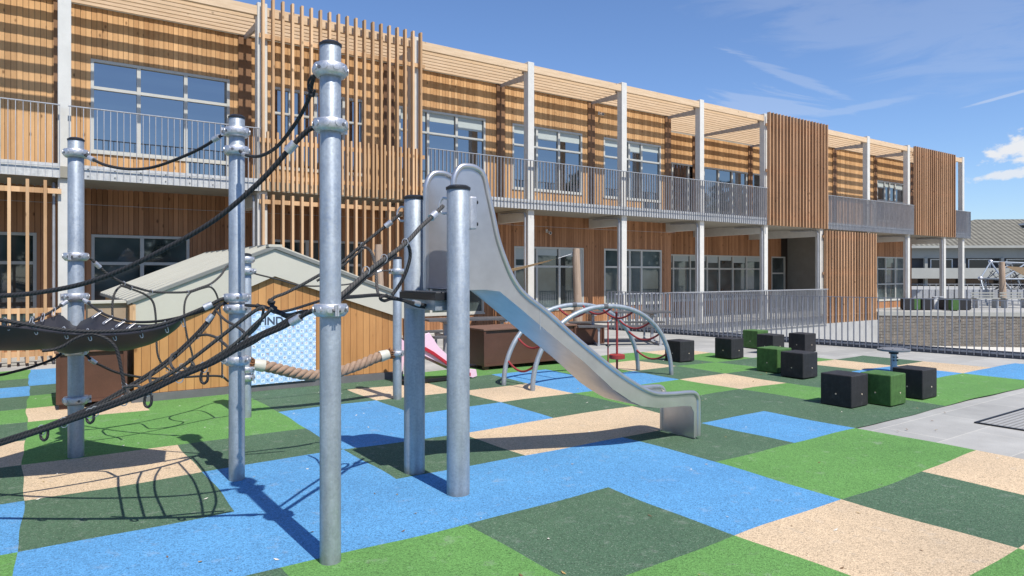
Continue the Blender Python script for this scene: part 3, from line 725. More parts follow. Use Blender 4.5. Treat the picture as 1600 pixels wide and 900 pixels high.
# knot cluster between the two front posts
rope(pl(D_,A_,[(384,477),(398,478),(412,479),(424,484),(438,490),(452,492),(468,488),(480,486)]),.0115)
rope(pl(D_,A_,[(422,468),(421,474),(428,480),(434,488)]),.012); rope(pl(D_,A_,[(412,478),(411,488),(408,500),(398,515),(380,530)]),.0105,m=M_ropeg)
for x,y in ((405,479),(424,472),(427,481),(438,489),(446,493)):
    p=wall_pt(D_,A_,x,y); q=MB(); q.cyl(p-Vector((.02,0,-.008)),p+Vector((.02,0,-.008)),.0165,10); q.build('knot',M_rope,CN)
# ropes up to the slide posts
e1=pl(Cp,A_,[(692,322),(677,337),(658,354),(640,374),(620,391),(600,405),(580,420),(560,438),(542,454),(530,464),(518,474)])
rope(e1,.0145,m=M_ropeg,fer=(1,),n=9); rope([p+Vector((-.004,0,-.028)) for p in e1[4:]],.011,m=M_rope)
e2=pl(Bp,D_,[(626,334),(618,341),(607,350),(590,363),(567,382),(548,398),(530,412),(495,432),(470,446),(446,458),(430,464),(422,470)])
rope(e2,.0125,m=M_ropeg,fer=(2,)); rope([p+Vector((0,0,-.035)) for p in e2[4:8]],.010,m=M_ropeg)
rope([at(676,478,5.1),at(664,477,5.05),at(650,474,5.0),at(636,471,4.9),at(613,465,4.75),at(590,461,4.6),at(560,463,4.3),at(535,465,4.05),at(518,468,3.9)],.0125,fer=(2,))
rope([at(668,481,5.1),at(650,478,5.0),at(630,470,4.85),at(612,467,4.75),at(600,470,4.68),at(594,465,4.6),at(604,461,4.68)],.011)
rope(pl(Bp,D_,[(500,470),(478,477),(455,484),(440,487),(428,488),(418,480)]),.011)
rope([at(633,378,4.7),at(639,386,4.75),at(641,400,4.78),at(637,418,4.78),at(630,435,4.78),at(621,450,4.78),at(613,461,4.76)],.0125)
rope([at(567,386,5.0),at(576,389,4.95),at(582,398,4.9),at(586,415,4.8),at(588,435,4.7),at(589,450,4.65),at(591,460,4.6)],.0105,m=M_ropeg)
for x,y in ((633,379),(572,423),(600,404)): tie(wall_pt(Cp,A_,x,y),r=.02)
for x,y in ((567,384),): tie(wall_pt(Bp,D_,x,y),r=.02)

# ------------------------------------------------------------------ thick rope bridge
RB=empty('rope_bridge',label='thick brown twisted rope slung between two slim galvanised posts in front of the playhouse',cat='rope bridge')
post(RB,*G_,.052,zat(398,7.56),[zat(406,7.56),zat(424,7.56),zat(577,7.56),zat(590,7.56)])
post(RB,*F_,.055,zat(403,8.63),[zat(424,8.63),zat(552,8.63)])
rope(pl(G_,F_,[(391,424),(400,428),(420,433),(440,438),(460,444),(485,447),(520,446),(550,443),(578,432),(592,424),(604,423),(614,424)]),.0095,m=M_ropeg,parent=RB,name='handrail_rope',fer=(9,))
ctr=resample(smooth_path(pl(G_,F_,[(407,571),(425,574),(445,579),(463,583),(480,586),(497,586),(515,584),(530,581),(548,575),(567,568),(585,560),(598,556)]),4),150)
q=MB(); L_=0
for k in range(3):
    pts=[]
    for i,p in enumerate(ctr):
        tg=(ctr[min(i+1,149)]-ctr[max(i-1,0)]).normalized(); x=tg.cross(Vector((0,0,1))).normalized(); y=x.cross(tg)
        a=2*math.pi*(i/149*6.6+k/3); pts.append(p+(x*math.cos(a)+y*math.sin(a))*.035)
    q.tube(pts,.0315,12)
q.build('twisted_rope',M_hemp,RB)
for p,d in ((ctr[2],ctr[1]-ctr[8]),(ctr[-3],ctr[-2]-ctr[-9])):
    d=d.normalized(); q=MB(); q.tube([p-d*.02,p+d*.0,p+d*.09,p+d*.1],.066,20,rads=[.068,.070,.062,.058]); o=q.build('end_sleeve',M_cream,RB)
    q=MB(); random.seed(3)
    for k in range(160):
        a=random.uniform(0,6.28); rr=random.uniform(0,.055); x=d.cross(Vector((0,0,1))).normalized(); y=x.cross(d)
        c0=p+d*.095+(x*math.cos(a)+y*math.sin(a))*rr; c1=c0+d*random.uniform(.035,.065)+(x*math.cos(a)+y*math.sin(a))*random.uniform(.0,.025)+Vector([random.uniform(-.01,.01) for _ in '123'])
        q.tube([c0,c1],.005,4)
    q.build('frayed_end',M_fray,RB)
rope([Vector((G_[0]+.05,G_[1],zat(590,7.56))),ctr[0]+Vector((-.06,0,-.04)),ctr[0]],.006,m=M_galv,parent=RB,name='hanger'); rope([Vector((F_[0]-.05,F_[1],zat(552,8.63))),ctr[-1]+Vector((.03,0,.0)),ctr[-1]],.006,m=M_galv,parent=RB,name='hanger')

# ------------------------------------------------------------------ slide tower
SLD=empty('slide',P0,ROT,label='stainless steel slide with tall rounded side hoods, standing on two thick galvanised posts',cat='slide')
TN,TF=-10.19,-9.76
def loc(x,y): v=Vector((x,y,0))-P0; return (v.x*UX+v.y*UY, -v.x*UY+v.y*UX)
for (x,y) in (Bp,Cp):
    ls,lt=loc(x,y); h=2.205 if (x,y)==Bp else 2.22
    r=.083; q=MB(); q.lathe([(r,-.02),(r,h-.004),(r-.003,h)],n=36); p=q.build('post',M_galv,SLD,loc=(ls,lt,0))
    c=MB(); c.lathe([(r+.006,h-.016),(r+.007,h+.002),(r*.8,h+.016),(.0001,h+.024)],n=32); c.build('cap',M_black,p)
    v=Vector((-.98,.2,0)); v=Vector((v.x*UX+v.y*UY,-v.x*UY+v.y*UX,0)).normalized()   # ring eye facing the net
    q=MB(); z=h-.13; pts=[v*(r-.005)+Vector((0,0,z+.05)),v*(r+.03)+Vector((0,0,z+.058)),v*(r+.055)+Vector((0,0,z+.03)),v*(r+.062)+Vector((0,0,z)),v*(r+.055)+Vector((0,0,z-.03)),v*(r+.03)+Vector((0,0,z-.055)),v*(r-.005)+Vector((0,0,z-.05))]
    q.tube(smooth_path(pts,3),.0085,8); q.build('ring_eye',M_alu,p)
    q=MB(); q.box(r-.01,r+.05,-.05,.05,h-.30,h-.06); q.build('slide_bracket',M_alu,p,bevel=.012)
    q=MB()
    for zz in (h-.1,h-.26):
        for yy in (-.03,.03): q.tube([(r+.045,yy,zz),(r+.062,yy,zz)],.014,10)
    q.build('bracket_bolts',M_black,p)
rail=[(-8.25,1.46),(-8.25,1.9),(-8.25,2.2),(-8.24,2.31),(-8.19,2.385),(-8.12,2.40),(-8.05,2.39),(-7.985,2.34),(-7.945,2.2),(-7.90,2.03),(-7.855,1.86),(-7.79,1.70),(-7.71,1.55),(-7.60,1.43),(-7.38,1.285),(-7.05,1.04),(-6.65,.765),(-6.42,.63),(-6.24,.54),(-6.1,.495),(-5.9,.475),(-5.68,.465),(-5.59,.45),(-5.545,.405),(-5.535,.33),(-5.535,.04)]
low=[(-5.535,.02),(-5.60,.02),(-5.6,.02),(-5.60,.27),(-5.64,.33),(-5.74,.345),(-6.1,.365),(-6.3,.405),(-6.43,.46),(-6.65,.59),(-6.98,.85),(-7.28,1.06),(-7.66,1.335),(-7.84,1.46),(-7.97,1.475),(-8.25,1.475)]
rs=[(p.x,p.z) for p in smooth_path([Vector((a,0,b)) for a,b in rail],4)]
for tt in (TN,TF):
    poly=rs+low[2:]
    q=MB(); q.prism(poly,lambda p,d: Vector((p[0],tt+d,p[1])),.005); q.build('side_cheek',M_stain,SLD)
    q=MB(); q.tube([Vector((a,tt+.0025,b)) for a,b in rs],.0225,12); q.build('edge_rail',M_stain,SLD)
bed=[(-8.25,1.478),(-7.97,1.478),(-7.84,1.462),(-7.66,1.338),(-7.28,1.063),(-6.98,.853),(-6.65,.593),(-6.43,.463),(-6.3,.408),(-6.1,.368),(-5.74,.348),(-5.6,.33)]
bs=[(p.x,p.z) for p in smooth_path([Vector((a,0,b)) for a,b in bed],4)]
q=MB(); vs=[]
for a,b in bs: vs += [Vector((a,TN+.005,b+.004)),Vector((a,TF-.001,b+.004)),Vector((a,TN+.005,b-.002)),Vector((a,TF-.001,b-.002))]
fs=[]
for i in range(len(bs)-1): k=i*4; fs += [(k,k+4,k+5,k+1),(k+3,k+7,k+6,k+2)]
q.add(vs,fs,0,True); q.build('chute_bed',M_stain,SLD)
q=MB(); q.box(-5.575,-5.568,TN+.006,TF-.001,.0,.333); q.build('exit_plate',M_stain,SLD)
q=MB(); q.box(-8.42,-8.26,TN-.03,TF+.12,1.405,1.455); q.build('platform_deck',M_black,SLD)
q=MB()
for k in range(3): q.box(-8.41+k*.052,-8.37+k*.052,TN-.028,TF+.118,1.457,1.466)
q.build('deck_tread',M_dm,SLD)
q=MB(); q.box(-8.40,-8.28,TN+.0,TF+.08,1.33,1.403); q.build('deck_beam',M_galv,SLD)
q=MB(); q.box(-7.45,-7.444,TN-.0028,TN-.0008,1.15,1.32); q.build('weld_seam',M_alu,SLD)

# ------------------------------------------------------------------ playhouse
PH=empty('playhouse',st(-9.8,-5.05),ROT,label='larch-boarded playhouse with cream sheet-metal gable roof behind the climbing net',cat='playhouse')
Wd,Dp=3.6,4.25; pk=1.70; ez,rzg=1.24,1.93
q=MB(); q.add([(0.02,0.03,.11),(Wd-.02,.03,.11),(Wd-.02,.03,ez-.1),(pk,.03,rzg-.1),(.02,.03,ez-.1)],[(0,1,2,3,4)])
q.box(.02,.05,.04,Dp-.05,.11,ez-.05); q.box(Wd-.05,Wd-.02,.04,Dp-.05,.11,ez-.05); q.box(.02,Wd-.02,Dp-.05,Dp-.03,.11,ez-.05); q.build('boarded_wall',M_house,PH)
q=MB(); q.box(-.01,Wd+.03,.0,Dp,.0,.105); q.build('rubber_base',M_kerb,PH)
q=MB()      # cream verge panels, left and right
def rf_poly(x0,z0,x1,z1,d0,d1): return [(x0,z0),(x1,z1),(x1,z1-d1),(x0,z0-d0)]
for poly in (rf_poly(0,ez,pk,rzg,.43,.37),rf_poly(pk,rzg,Wd+.12,ez-.03,.37,.33)):
    q.prism(poly,lambda p,d: Vector((p[0],-.03+d,p[1])),.03)
q.build('verge_panel',M_cream,PH)
q=MB(); q.prism([(-.06,ez-.02),(pk,rzg+.004),(Wd+.16,ez-.05),(Wd+.16,ez-.01),(pk,rzg+.05),(-.06,ez+.02)][::-1],lambda p,d: Vector((p[0],-.06+d,p[1])),Dp+.12); o=q.build('roof_sheet',speckled('roof_sheet_grey',(.20,.205,.19),.5,2,.12),PH)
q=MB()
for k in range(10):
    y=.10+k*.45
    q.beam((-.05,y,ez+.014),(pk-.06,y,rzg+.041),.05,.05)
    q.beam((pk+.06,y,rzg+.041),(Wd+.15,y,ez-.008),.05,.05)
q.build('roof_ribs',M_cream,PH)
q=MB(); q.box(pk-.09,pk+.09,-.062,Dp+.06,rzg+.028,rzg+.062); q.build('ridge_cap',M_cream,PH)
q=MB(); q.box(-.46,-.04,.10,.5,ez-.25,ez-.005); q.build('eave_board',speckled('eave_board_tan',(.34,.25,.17),.7,4,.12),PH)
q=MB(); q.box(-.50,-.03,.06,.55,ez-.003,ez+.02); q.build('gutter_top',M_cream,PH)
q=MB(); q.box(-.035,.03,-.042,-.032,ez-.36,ez-.02); q.build('corner_post',M_slat,PH)
# pictogram board on the gable
M_board=mat('pictogram_board',(.45,.62,.85),.5); n=NT(M_board); o=n.obj(); sp=n.n('ShaderNodeSeparateXYZ'); n.l(o,sp.inputs[0])
X=n.math('MULTIPLY',sp.outputs[0],17); Z=n.math('MULTIPLY',sp.outputs[2],17)
ch=n.math('MODULO',n.math('ADD',n.math('FLOOR',X),n.math('FLOOR',Z)),2.0); ch=n.math('ABSOLUTE',ch)
fx=n.math('ABSOLUTE',n.math('SUBTRACT',n.math('FRACT',X),.5)); fz=n.math('ABSOLUTE',n.math('SUBTRACT',n.math('FRACT',Z),.5)); mx=n.math('MAXIMUM',fx,fz)
cell=n.math('LESS_THAN',mx,.42)
cb_=n.n('ShaderNodeCombineXYZ'); n.l(n.math('FLOOR',X),cb_.inputs[0]); n.l(n.math('FLOOR',Z),cb_.inputs[1]); wn=n.n('ShaderNodeTexWhiteNoise',noise_dimensions='2D'); n.l(cb_.outputs[0],wn.inputs['Vector'])
base=n.mix(n.math('MULTIPLY',cell,n.math('ADD',n.math('MULTIPLY',ch,.85),.05)),(.36,.56,.82),(.74,.84,.92))
v=n.noise(o,62,2,.6); ic=n.math('MULTIPLY',n.math('LESS_THAN',mx,.29),n.math('GREATER_THAN',v,.53))
base=n.mix(n.math('MULTIPLY',ic,.75),base,n.ramp(wn.outputs['Value'],[(0,(.04,.07,.25)),(.4,(.10,.16,.34)),(.55,(.22,.14,.10)),(.75,(.45,.16,.08)),(.85,(.05,.06,.08)),(1,(.10,.30,.24))]))
n.l(base,n.b.inputs['Base Color'])
# its heading strip carries no pictograms
PB=tag(MB().build('pictogram_board',M_board) if False else empty('pictogram_board',st(-8.46,-5.03-.03),ROT),'pale blue board printed with rows of tiny pictograms on the playhouse gable','notice board')
q=MB(); q.box(0,.93,-.014,.0,.10,1.09); q.build('board_panel',M_board,PB,bevel=.002)
q=MB(); q.box(.11,.67,-.0165,-.0142,.885,1.03); q.build('heading_strip',mat('board_blue',(.50,.68,.88),.5),PB)
tx=bpy.data.curves.new('find','FONT'); tx.body='FIND'; tx.size=.145; tx.extrude=.0015; tx.offset=.0035; tx.align_x='LEFT'
to=bpy.data.objects.new('t',tx); col.objects.link(to); bpy.context.view_layer.update()
me=bpy.data.meshes.new_from_object(to.evaluated_get(bpy.context.evaluated_depsgraph_get())); bpy.data.objects.remove(to)
me.materials.clear(); me.materials.append(mat('heading_ink',(.05,.07,.11),.6))
to=bpy.data.objects.new('heading_text',me); col.objects.link(to); to.parent=PB; to.location=(.15,-.019,.905); to.rotation_euler=(R(90),0,0)

# ------------------------------------------------------------------ brown timber boxes
def chest(name,s,t,wd,dp,h,label,rot=0,legs=True,lid=M_brownlid):
    o=empty(name,st(s,t),ROT+rot,label=label,cat='storage box')
    b=.08 if legs else .0
    q=MB(); q.box(.02,wd-.02,.02,dp-.02,b,h-.03); q.build('body',M_brown,o,bevel=.004)
    q=MB()
    for x in (.0,wd-.04): q.box(x,x+.04,-.004,.03,b,h-.03)
    q.box(.04,wd-.04,-.004,.018,b,b+.03); q.build('trim',M_brown,o)
    q=MB(); q.box(-.015,wd+.015,-.015,dp,h-.028,h); q.build('lid',lid,o,bevel=.004)
    if legs:
        for x in (.03,wd-.11):
            for y in (.03,dp-.11):
                q=MB(); q.box(x,x+.08,y,y+.08,0,.078); q.build('leg',M_brown,o)
    return o
chest('storage_box',-4.8,-5.2,1.95,.8,.69,'brown panelled storage box with a lid and short legs behind the slide')
chest('storage_box',-10.58,-5.09,.72,1.0,.70,'brown panelled storage box beside the left corner of the playhouse',0,True,M_dm and M_brownlid)
chest('storage_box',-1.15,-3.0,1.0,.8,.42,'small low brown box in front of the picnic table by the tree-trunk post',0,False)

# ------------------------------------------------------------------ seat cubes
def cube(px,py,green,label,sz=.375,Y=None):
    Yc=1067*1.6/(py-427); X=(px-800)/1067*Yc; o=empty('seat_cube',(X,Yc,.018),ROT+random.uniform(-.03,.03),label=label,cat='seat cube',group='rubber seat cubes scattered on the play surface')
    q=MB(); q.box(0,sz,0,sz,0,sz*.985); q.build('block',M_cubeg if green else M_cube,o,bevel=.014)
    q=MB(); q.cyl((sz*.6,-.004,sz*.38),(sz*.6,.001,sz*.38),.0095,10); q.cyl((-.004,sz*.5,sz*.38),(.001,sz*.5,sz*.38),.0095,10); q.build('plug',M_hole,o)
cube(1331,641,0,'nearest black rubber seat cube, left of the green one beside the round stand',.385)
cube(1392.5,638,1,'green rubber seat cube standing between two black cubes beside the paving')
cube(1442,627,0,'rightmost black rubber seat cube, beside the grey paving edge')
cube(1255,594,0,'black rubber seat cube overlapping the right side of the front green cube',.385)
cube(1215,585,1,'green rubber seat cube partly hidden behind a black cube',.385)
cube(1143,562.6,0,'lone black rubber seat cube on bright green between climber and the cube cluster')
cube(1063,567.6,0,'black rubber seat cube right behind the right foot of the arched climber')
cube(1208,555,0,'black rubber seat cube peeping out above the front green cube')
cube(1258,552.5,0,'black rubber seat cube nearest the fence, right of the cluster')
cube(1184,546,1,'farthest green rubber seat cube standing close to the fence')

# ------------------------------------------------------------------ balance disc
DT=empty('balance_disc',(6.12,10.95,.01),0,label='round grey disc on a short galvanised stem behind the green cube',cat='play disc')
q=MB(); q.lathe([(.20,.345),(.235,.348),(.243,.36),(.24,.378),(.20,.386),(.0001,.388)],n=40); q.build('disc',speckled('disc_plastic',(.17,.175,.185),.5,9,.1),DT)
q=MB(); q.lathe([(.048,0),(.048,.30)],n=20); q.build('stem',M_galv,DT)
q=MB(); q.lathe([(.07,.30),(.07,.325),(.055,.345)],n=20); q.build('collar',M_black,DT)
for k in range(8):
    a=k*math.pi/4+.2; q=MB(); q.lathe([(.012,.383),(.012,.389),(.0001,.39)],c=(math.cos(a)*.2,math.sin(a)*.2,0),n=10); q.build('bolt',M_black,DT)
q=MB()
for z in (.2,.25):
    for x in (-.03,.03): q.tube([(x,-.045,z),(x,-.065,z)],.011,8)
q.build('stem_bolts',M_black,DT)

# ------------------------------------------------------------------ arched climber
AC=empty('arched_climber',label='low arched climber of two bent steel tubes joined by red rope rungs, behind the slide',cat='climber')
def arch(p0,p1,h,n=40,r=.034):
    p0=Vector((*p0,0)); p1=Vector((*p1,0)); pts=[]
    for i in range(n+1):
        a=math.pi*i/n; c=math.cos(a); x=.5-.5*(abs(c)**.93)*(1 if c>0 else -1); pts.append(p0.lerp(p1,x)+Vector((0,0,h*math.sin(a)**.92-.02)))
    q=MB(); q.tube(pts,r,16); q.build('arch_tube',M_galv,AC); return pts
near=arch((.277,9.23),(2.49,10.67),1.14); far=arch((-.118,9.7),(2.06,11.16),1.14)
for i in (4,8,13,17,21,25,29,32,36):
    a,b=near[i],far[i]; pts=[a.lerp(b,k/8)+Vector((0,0,-.13*math.sin(math.pi*k/8)**.9)) for k in range(9)]
    rope(pts,.0155,m=M_ropered,parent=AC,name='rope_rung')
for i in (20,):
    for pth in (near,far):
        q=MB(); q.tube([pth[i-1].lerp(pth[i],.4),pth[i]],.040,16); q.build('joint_sleeve',M_dm,AC)
q=MB(); q.tube([near[20].lerp(far[20],.5)+Vector((.12,.1,.0)),near[20].lerp(far[20],.5)+Vector((.12,.1,-1.08))],.012,8)
jj=at(963,472,10.2); jj.z=1.02
RP=empty('rope_swing',label='red rope with a round red disc seat hanging in the arched climber',cat='rope swing')
q=MB(); q.tube([at(963,487,10.2),at(964,520,10.2),at(964,592,10.2)],.017,9); q.build('rope',M_ropered,RP)
p=at(964,557,10.2); q=MB(); q.lathe([(.10,-.035),(.118,-.028),(.118,.028),(.10,.035)],c=p,n=24); q.build('disc_seat',mat('red_disc',(.30,.035,.03),.5),RP)
RP2=empty('knotted_rope',label='red rope with a small black knot hanging from the far arch of the climber',cat='rope')
q=MB(); q.tube([at(950,503,10.8),at(950,530,10.8),at(950,570,10.8)],.012,8); q.build('rope',M_ropered,RP2)
q=MB(); p=at(950,539.5,10.8); q.lathe([(.0001,-.02),(.035,-.012),(.042,0),(.035,.012),(.0001,.02)],c=p,n=14); q.build('knot',M_black,RP2)
q=MB(); q.tube([at(950,503,10.8),at(958,497,10.9),at(966,503,11.0)],.014,8); q.build('hook',M_galv,RP2)

# ------------------------------------------------------------------ toy slide
TS=empty('toy_slide',st(-6.45,-5.75,.02),ROT,label='small pink plastic toy slide with a red chute, glimpsed between the two thick posts',cat='toy slide')
side=[(0,0),(.06,0),(.14,.34),(.26,.40),(1.02,.03),(1.10,.0),(1.18,.02),(1.16,.12),(1.05,.14),(.75,.30),(.52,.50),(.36,.72),(.30,.70),(.22,.52),(.10,.60),(.02,.70),(-.02,.68)]
for y in (-.0,.34):
    q=MB(); q.prism(side,lambda p,d: Vector((p[0],y+d,p[1])),.03); q.build('side_panel',M_pink,TS,bevel=.006)
q=MB(); cp=[(.20,.50),(.28,.52),(.42,.44),(.70,.24),(.98,.10),(1.04,.085)]
q.prism(cp+[(a,b-.05) for a,b in cp[::-1]],lambda p,d: Vector((p[0],-.035+d,p[1])),.37); q.build('chute',M_red,TS)
q=MB(); q.box(-.02,.9,.03,.09,.0,.04); q.box(-.02,.04,.03,.34,.0,.04); q.build('base_bar',M_black,TS)

# ------------------------------------------------------------------ picnic tables
def picnic(x,y,rz,label,L_=1.95,first=True):
    o=empty('picnic_table',(x,y,0),rz,label=label,cat='picnic table',group='picnic tables on the paving in front of the school')
    q=MB()
    for k in range(4): q.box(-L_/2,L_/2,-.30+k*.152,-.30+k*.152+.14,.69,.725)
    q.build('table_top',M_dm,o)
    for sy in (-1,1):
        q=MB()
        for k in range(2): q.box(-L_/2,L_/2,sy*.62-.13+k*.135,sy*.62-.13+k*.135+.125,.41,.445)
        q.build('bench',M_dm,o)
    for sx in (-1,1):
        X=sx*L_*.3; q=MB()
        q.box(X-.03,X+.03,-.03,.03,0,.688); q.box(X-.03,X+.03,-.7,.7,.0,.04) ; q.box(X-.03,X+.03,-.28,.28,.64,.685); q.box(X-.03,X+.03,-.70,-.032,.36,.405); q.box(X-.03,X+.03,.032,.70,.36,.405)
        for sy in (-.68,.68): q.box(X-.02,X+.02,sy-.02,sy+.02,.042,.36)
        q.build('leg_frame',M_galvf,o)
    return o
picnic(2.55,15.75,R(4),'picnic table with slim dark top behind the right half of the arched climber',2.3)
picnic(-.75,13.4,ROT*.6,'picnic table with dark top seen between the thick slide posts and the brown box')

# ------------------------------------------------------------------ trunk posts and sail
def trunk(x,y,h,r,label,lean=(0,0)):
    o=empty('trunk_post',(x,y,0),0,label=label,cat='post'); q=MB(); pts=[];rads=[]
    for i in range(13):
        f=i/12; pts.append(Vector((lean[0]*f+.02*math.sin(f*5),lean[1]*f,h*f))); rads.append(r*(1.15-.35*f+.05*math.sin(f*9)))
    q.tube(pts,r,14,rads=rads); q.build('trunk',M_trunk,o)
    q=MB(); q.tube([Vector((-r*1.0,0,h*.96)),Vector((-r*1.25,0,h*.94)),Vector((-r*1.0,0,h*.92))],.012,6); q.build('hook',M_galv,o)
trunk(1.62,17.0,2.22,.105,'pale debarked tree-trunk post with the sail cord tied to its top')
trunk(-2.75,14.2,2.2,.09,'slanting pale tree-trunk post rising behind the playhouse roof',(-.0,0))
SA=empty('shade_sail',label='tan triangular shade sail stretched beside the slide hood',cat='shade sail')
a,b,c=at(872,403.5,17),at(745,433,14.5),at(768,427,19.2); q=MB(); n_=14; vs=[];fs=[];idx={}
for dz in (0,-.008):
    for i in range(n_+1):
        for j in range(n_+1-i):
            u,v=i/n_,j/n_; ww=1-u-v; p=a*ww+b*u+c*v; p=p+Vector((0,0,-.25*math.sqrt(max(0,u*v*ww))*1.2+dz)); idx[(dz,i,j)]=len(vs); vs.append(p)
for dz in (0,-.008):
    for i in range(n_):
        for j in range(n_-i):
            fs.append((idx[(dz,i,j)],idx[(dz,i+1,j)],idx[(dz,i,j+1)]))
            if j<n_-i-1: fs.append((idx[(dz,i+1,j)],idx[(dz,i+1,j+1)],idx[(dz,i,j+1)]))
q.add(vs,fs,0,True); q.build('cloth',M_cloth,SA)
q=MB(); q.tube([a,at(893,397,17)],.009,6); q.build('cord',M_white,SA)

# ------------------------------------------------------------------ drain grate
DG=empty('drain_grate',st(-2.56,-13.4,.0),ROT,label='dark-framed metal drain grate set in the grey paving at the right edge',cat='drain grate')
q=MB(); gw,gd=1.6,2.0
for b in ((0,gw,0,.025),(0,gw,gd-.025,gd),(0,.025,.025,gd-.025),(gw-.025,gw,.025,gd-.025)): q.box(b[0],b[1],b[2],b[3],.001,.016)
q.build('frame',M_black,DG)
q=MB(); y=.06
while y<gd-.04: q.box(.03,gw-.03,y,y+.034,.001,.012); y+=.055
q.build('grate_bars',speckled('grate_bar_grey',(.33,.325,.31),.7,6,.1),DG)
q=MB(); q.box(.03,gw-.03,.03,gd-.03,.0005,.004); q.build('pit',M_kerb,DG)

# ------------------------------------------------------------------ things beyond the brick wall
def farcube(px,w_,green,label,Y=29.6,h=.5):
    X=(px-800)/1067*Y; o=empty('planter_block',(X,Y,0),R(-7),label=label,cat='planter block',group='blocks standing behind the brick wall')
    q=MB(); q.box(-w_/2,w_/2,0,w_,.03,h); q.build('block',M_cubeg if green else M_cube,o,bevel=.02)
    q=MB(); q.box(-w_/2+.05,w_/2-.05,.05,w_-.05,0,.03); q.build('foot',M_black,o)
farcube(1421,.42,0,'dark block farthest left behind the brick wall, beneath the school corner'); farcube(1433,.28,1,'dark green block second from the left behind the brick wall'); farcube(1450,.5,0,'black block behind the brick wall between two concrete columns')
farcube(1485,.5,0,'black block behind the brick wall, left of the bright green one'); farcube(1493,.3,1,'green block behind the brick wall, between two black blocks',29.0); farcube(1508,.52,0,'rightmost black block behind the brick wall')
for i,(px,lab) in enumerate(((1461,'left one of two pale litter drums behind the brick wall'),(1470,'right one of two pale litter drums behind the brick wall'))):
    o=empty('litter_drum',((px-800)/1067*30.3,30.3,0),0,label=lab,cat='litter bin',group='pale drums behind the brick wall')
    q=MB(); q.lathe([(.11,0),(.12,.5),(.11,.52)],n=16); q.build('drum',M_white,o); q=MB(); q.lathe([(.125,.50),(.125,.55),(.05,.58),(.0001,.58)],n=16); q.build('lid',M_galvf,o)
for i,(px,lab) in enumerate(((1540,'pale bench behind the brick wall under the left part of the dome climber'),(1585,'pale bench behind the brick wall at the right edge'))):
    Yb=31.5; o=empty('park_bench',((px-800)/1067*Yb,Yb,0),0,label=lab,cat='bench',group='pale benches behind the brick wall')
    q=MB(); q.box(-.55,.55,-.2,.2,.42,.47); q.build('seat',M_farband,o); q=MB(); q.box(-.55,.55,.18,.21,.53,.59); q.box(-.55,.55,.18,.21,.66,.72); q.box(-.45,-.41,.21,.24,.43,.72); q.box(.41,.45,.21,.24,.43,.72); q.build('backrest',M_farband,o)
    for x in (-.45,.45): q=MB(); q.box(x-.03,x+.03,-.18,.2,0,.418); q.build('leg',M_galvf,o)
# dome climber
DC=empty('dome_climber',label='pale tubular dome climbing frame behind the brick wall at the right edge',cat='climbing frame')
Yd=36; n1=[at(1548,409,Yd),at(1604,411,Yd),at(1660,409,Yd)]; mid_=[at(1532,435,Yd-1.5),at(1566,436,Yd-2.2),at(1628,436,Yd-2.2),at(1685,436,Yd-1)]
bt=[at(1543,492,Yd-2.3),at(1556,462,Yd-1),at(1601,466,Yd-2.6),at(1660,490,Yd-2)]; bt=[Vector((p.x,p.y,0)) for p in bt]
bk_=[at(1540,436,Yd+2),at(1580,412,Yd+2),at(1590,436,Yd+2.6)]
seg=[(n1[0],n1[1]),(n1[1],n1[2]),(n1[0],mid_[0]),(n1[0],mid_[1]),(n1[1],mid_[1]),(n1[1],mid_[2]),(mid_[0],mid_[1]),(mid_[1],mid_[2]),(mid_[0],bt[0]),(mid_[0],bt[1]),(mid_[1],bt[1]),(mid_[1],bt[2]),(mid_[2],bt[2]),(mid_[2],bt[3]),(n1[2],mid_[2]),
     (mid_[2],mid_[3]),(n1[0],bk_[1]),(bk_[1],n1[2]),(bk_[0],bk_[1]),(mid_[0],bk_[0]),(bk_[0],bk_[2]),(bk_[1],bk_[2]),(bk_[0],Vector((bk_[0].x,bk_[0].y,0))),(bk_[2],Vector((bk_[2].x+.5,bk_[2].y,0)))]
q=MB()
for a,b in seg: q.tube([a,b],.036,8)
q.build('tube_frame',M_galv,DC)
q=MB()
for p in n1+mid_: q.lathe([(.0001,-.12),(.09,-.08),(.12,0),(.09,.08),(.0001,.12)],c=p,n=12)
q.build('node_ball',M_alu,DC)
random.seed(5); q=MB()
for k in range(26):
    a=mid_[0].lerp(mid_[2],random.random()); b=bk_[0].lerp(bk_[2],random.random()); q.tube([a+Vector((0,0,random.uniform(-.9,.4))),b+Vector((0,0,random.uniform(-.9,.6)))],.018,5)
q.build('climbing_ropes',M_rope,DC)
trunk(*(lambda p:(p.x,p.y))(at(1566,420,33)),zat(409,33),.145,'brown tree-trunk post with a tan sail in front of the dome climber')
SB=empty('shade_sail',label='tan shade sail hanging at the right edge in front of the dome climber',cat='shade sail')
a,b,c=at(1572,416,33),at(1640,420,31),at(1600,430,32); q=MB(); d=Vector((0,0,-.02)); q.add([a,b,c,a+d,b+d,c+d],[(0,1,2),(5,4,3),(0,3,4,1),(1,4,5,2),(2,5,3,0)]); q.build('cloth',M_cloth,SB)

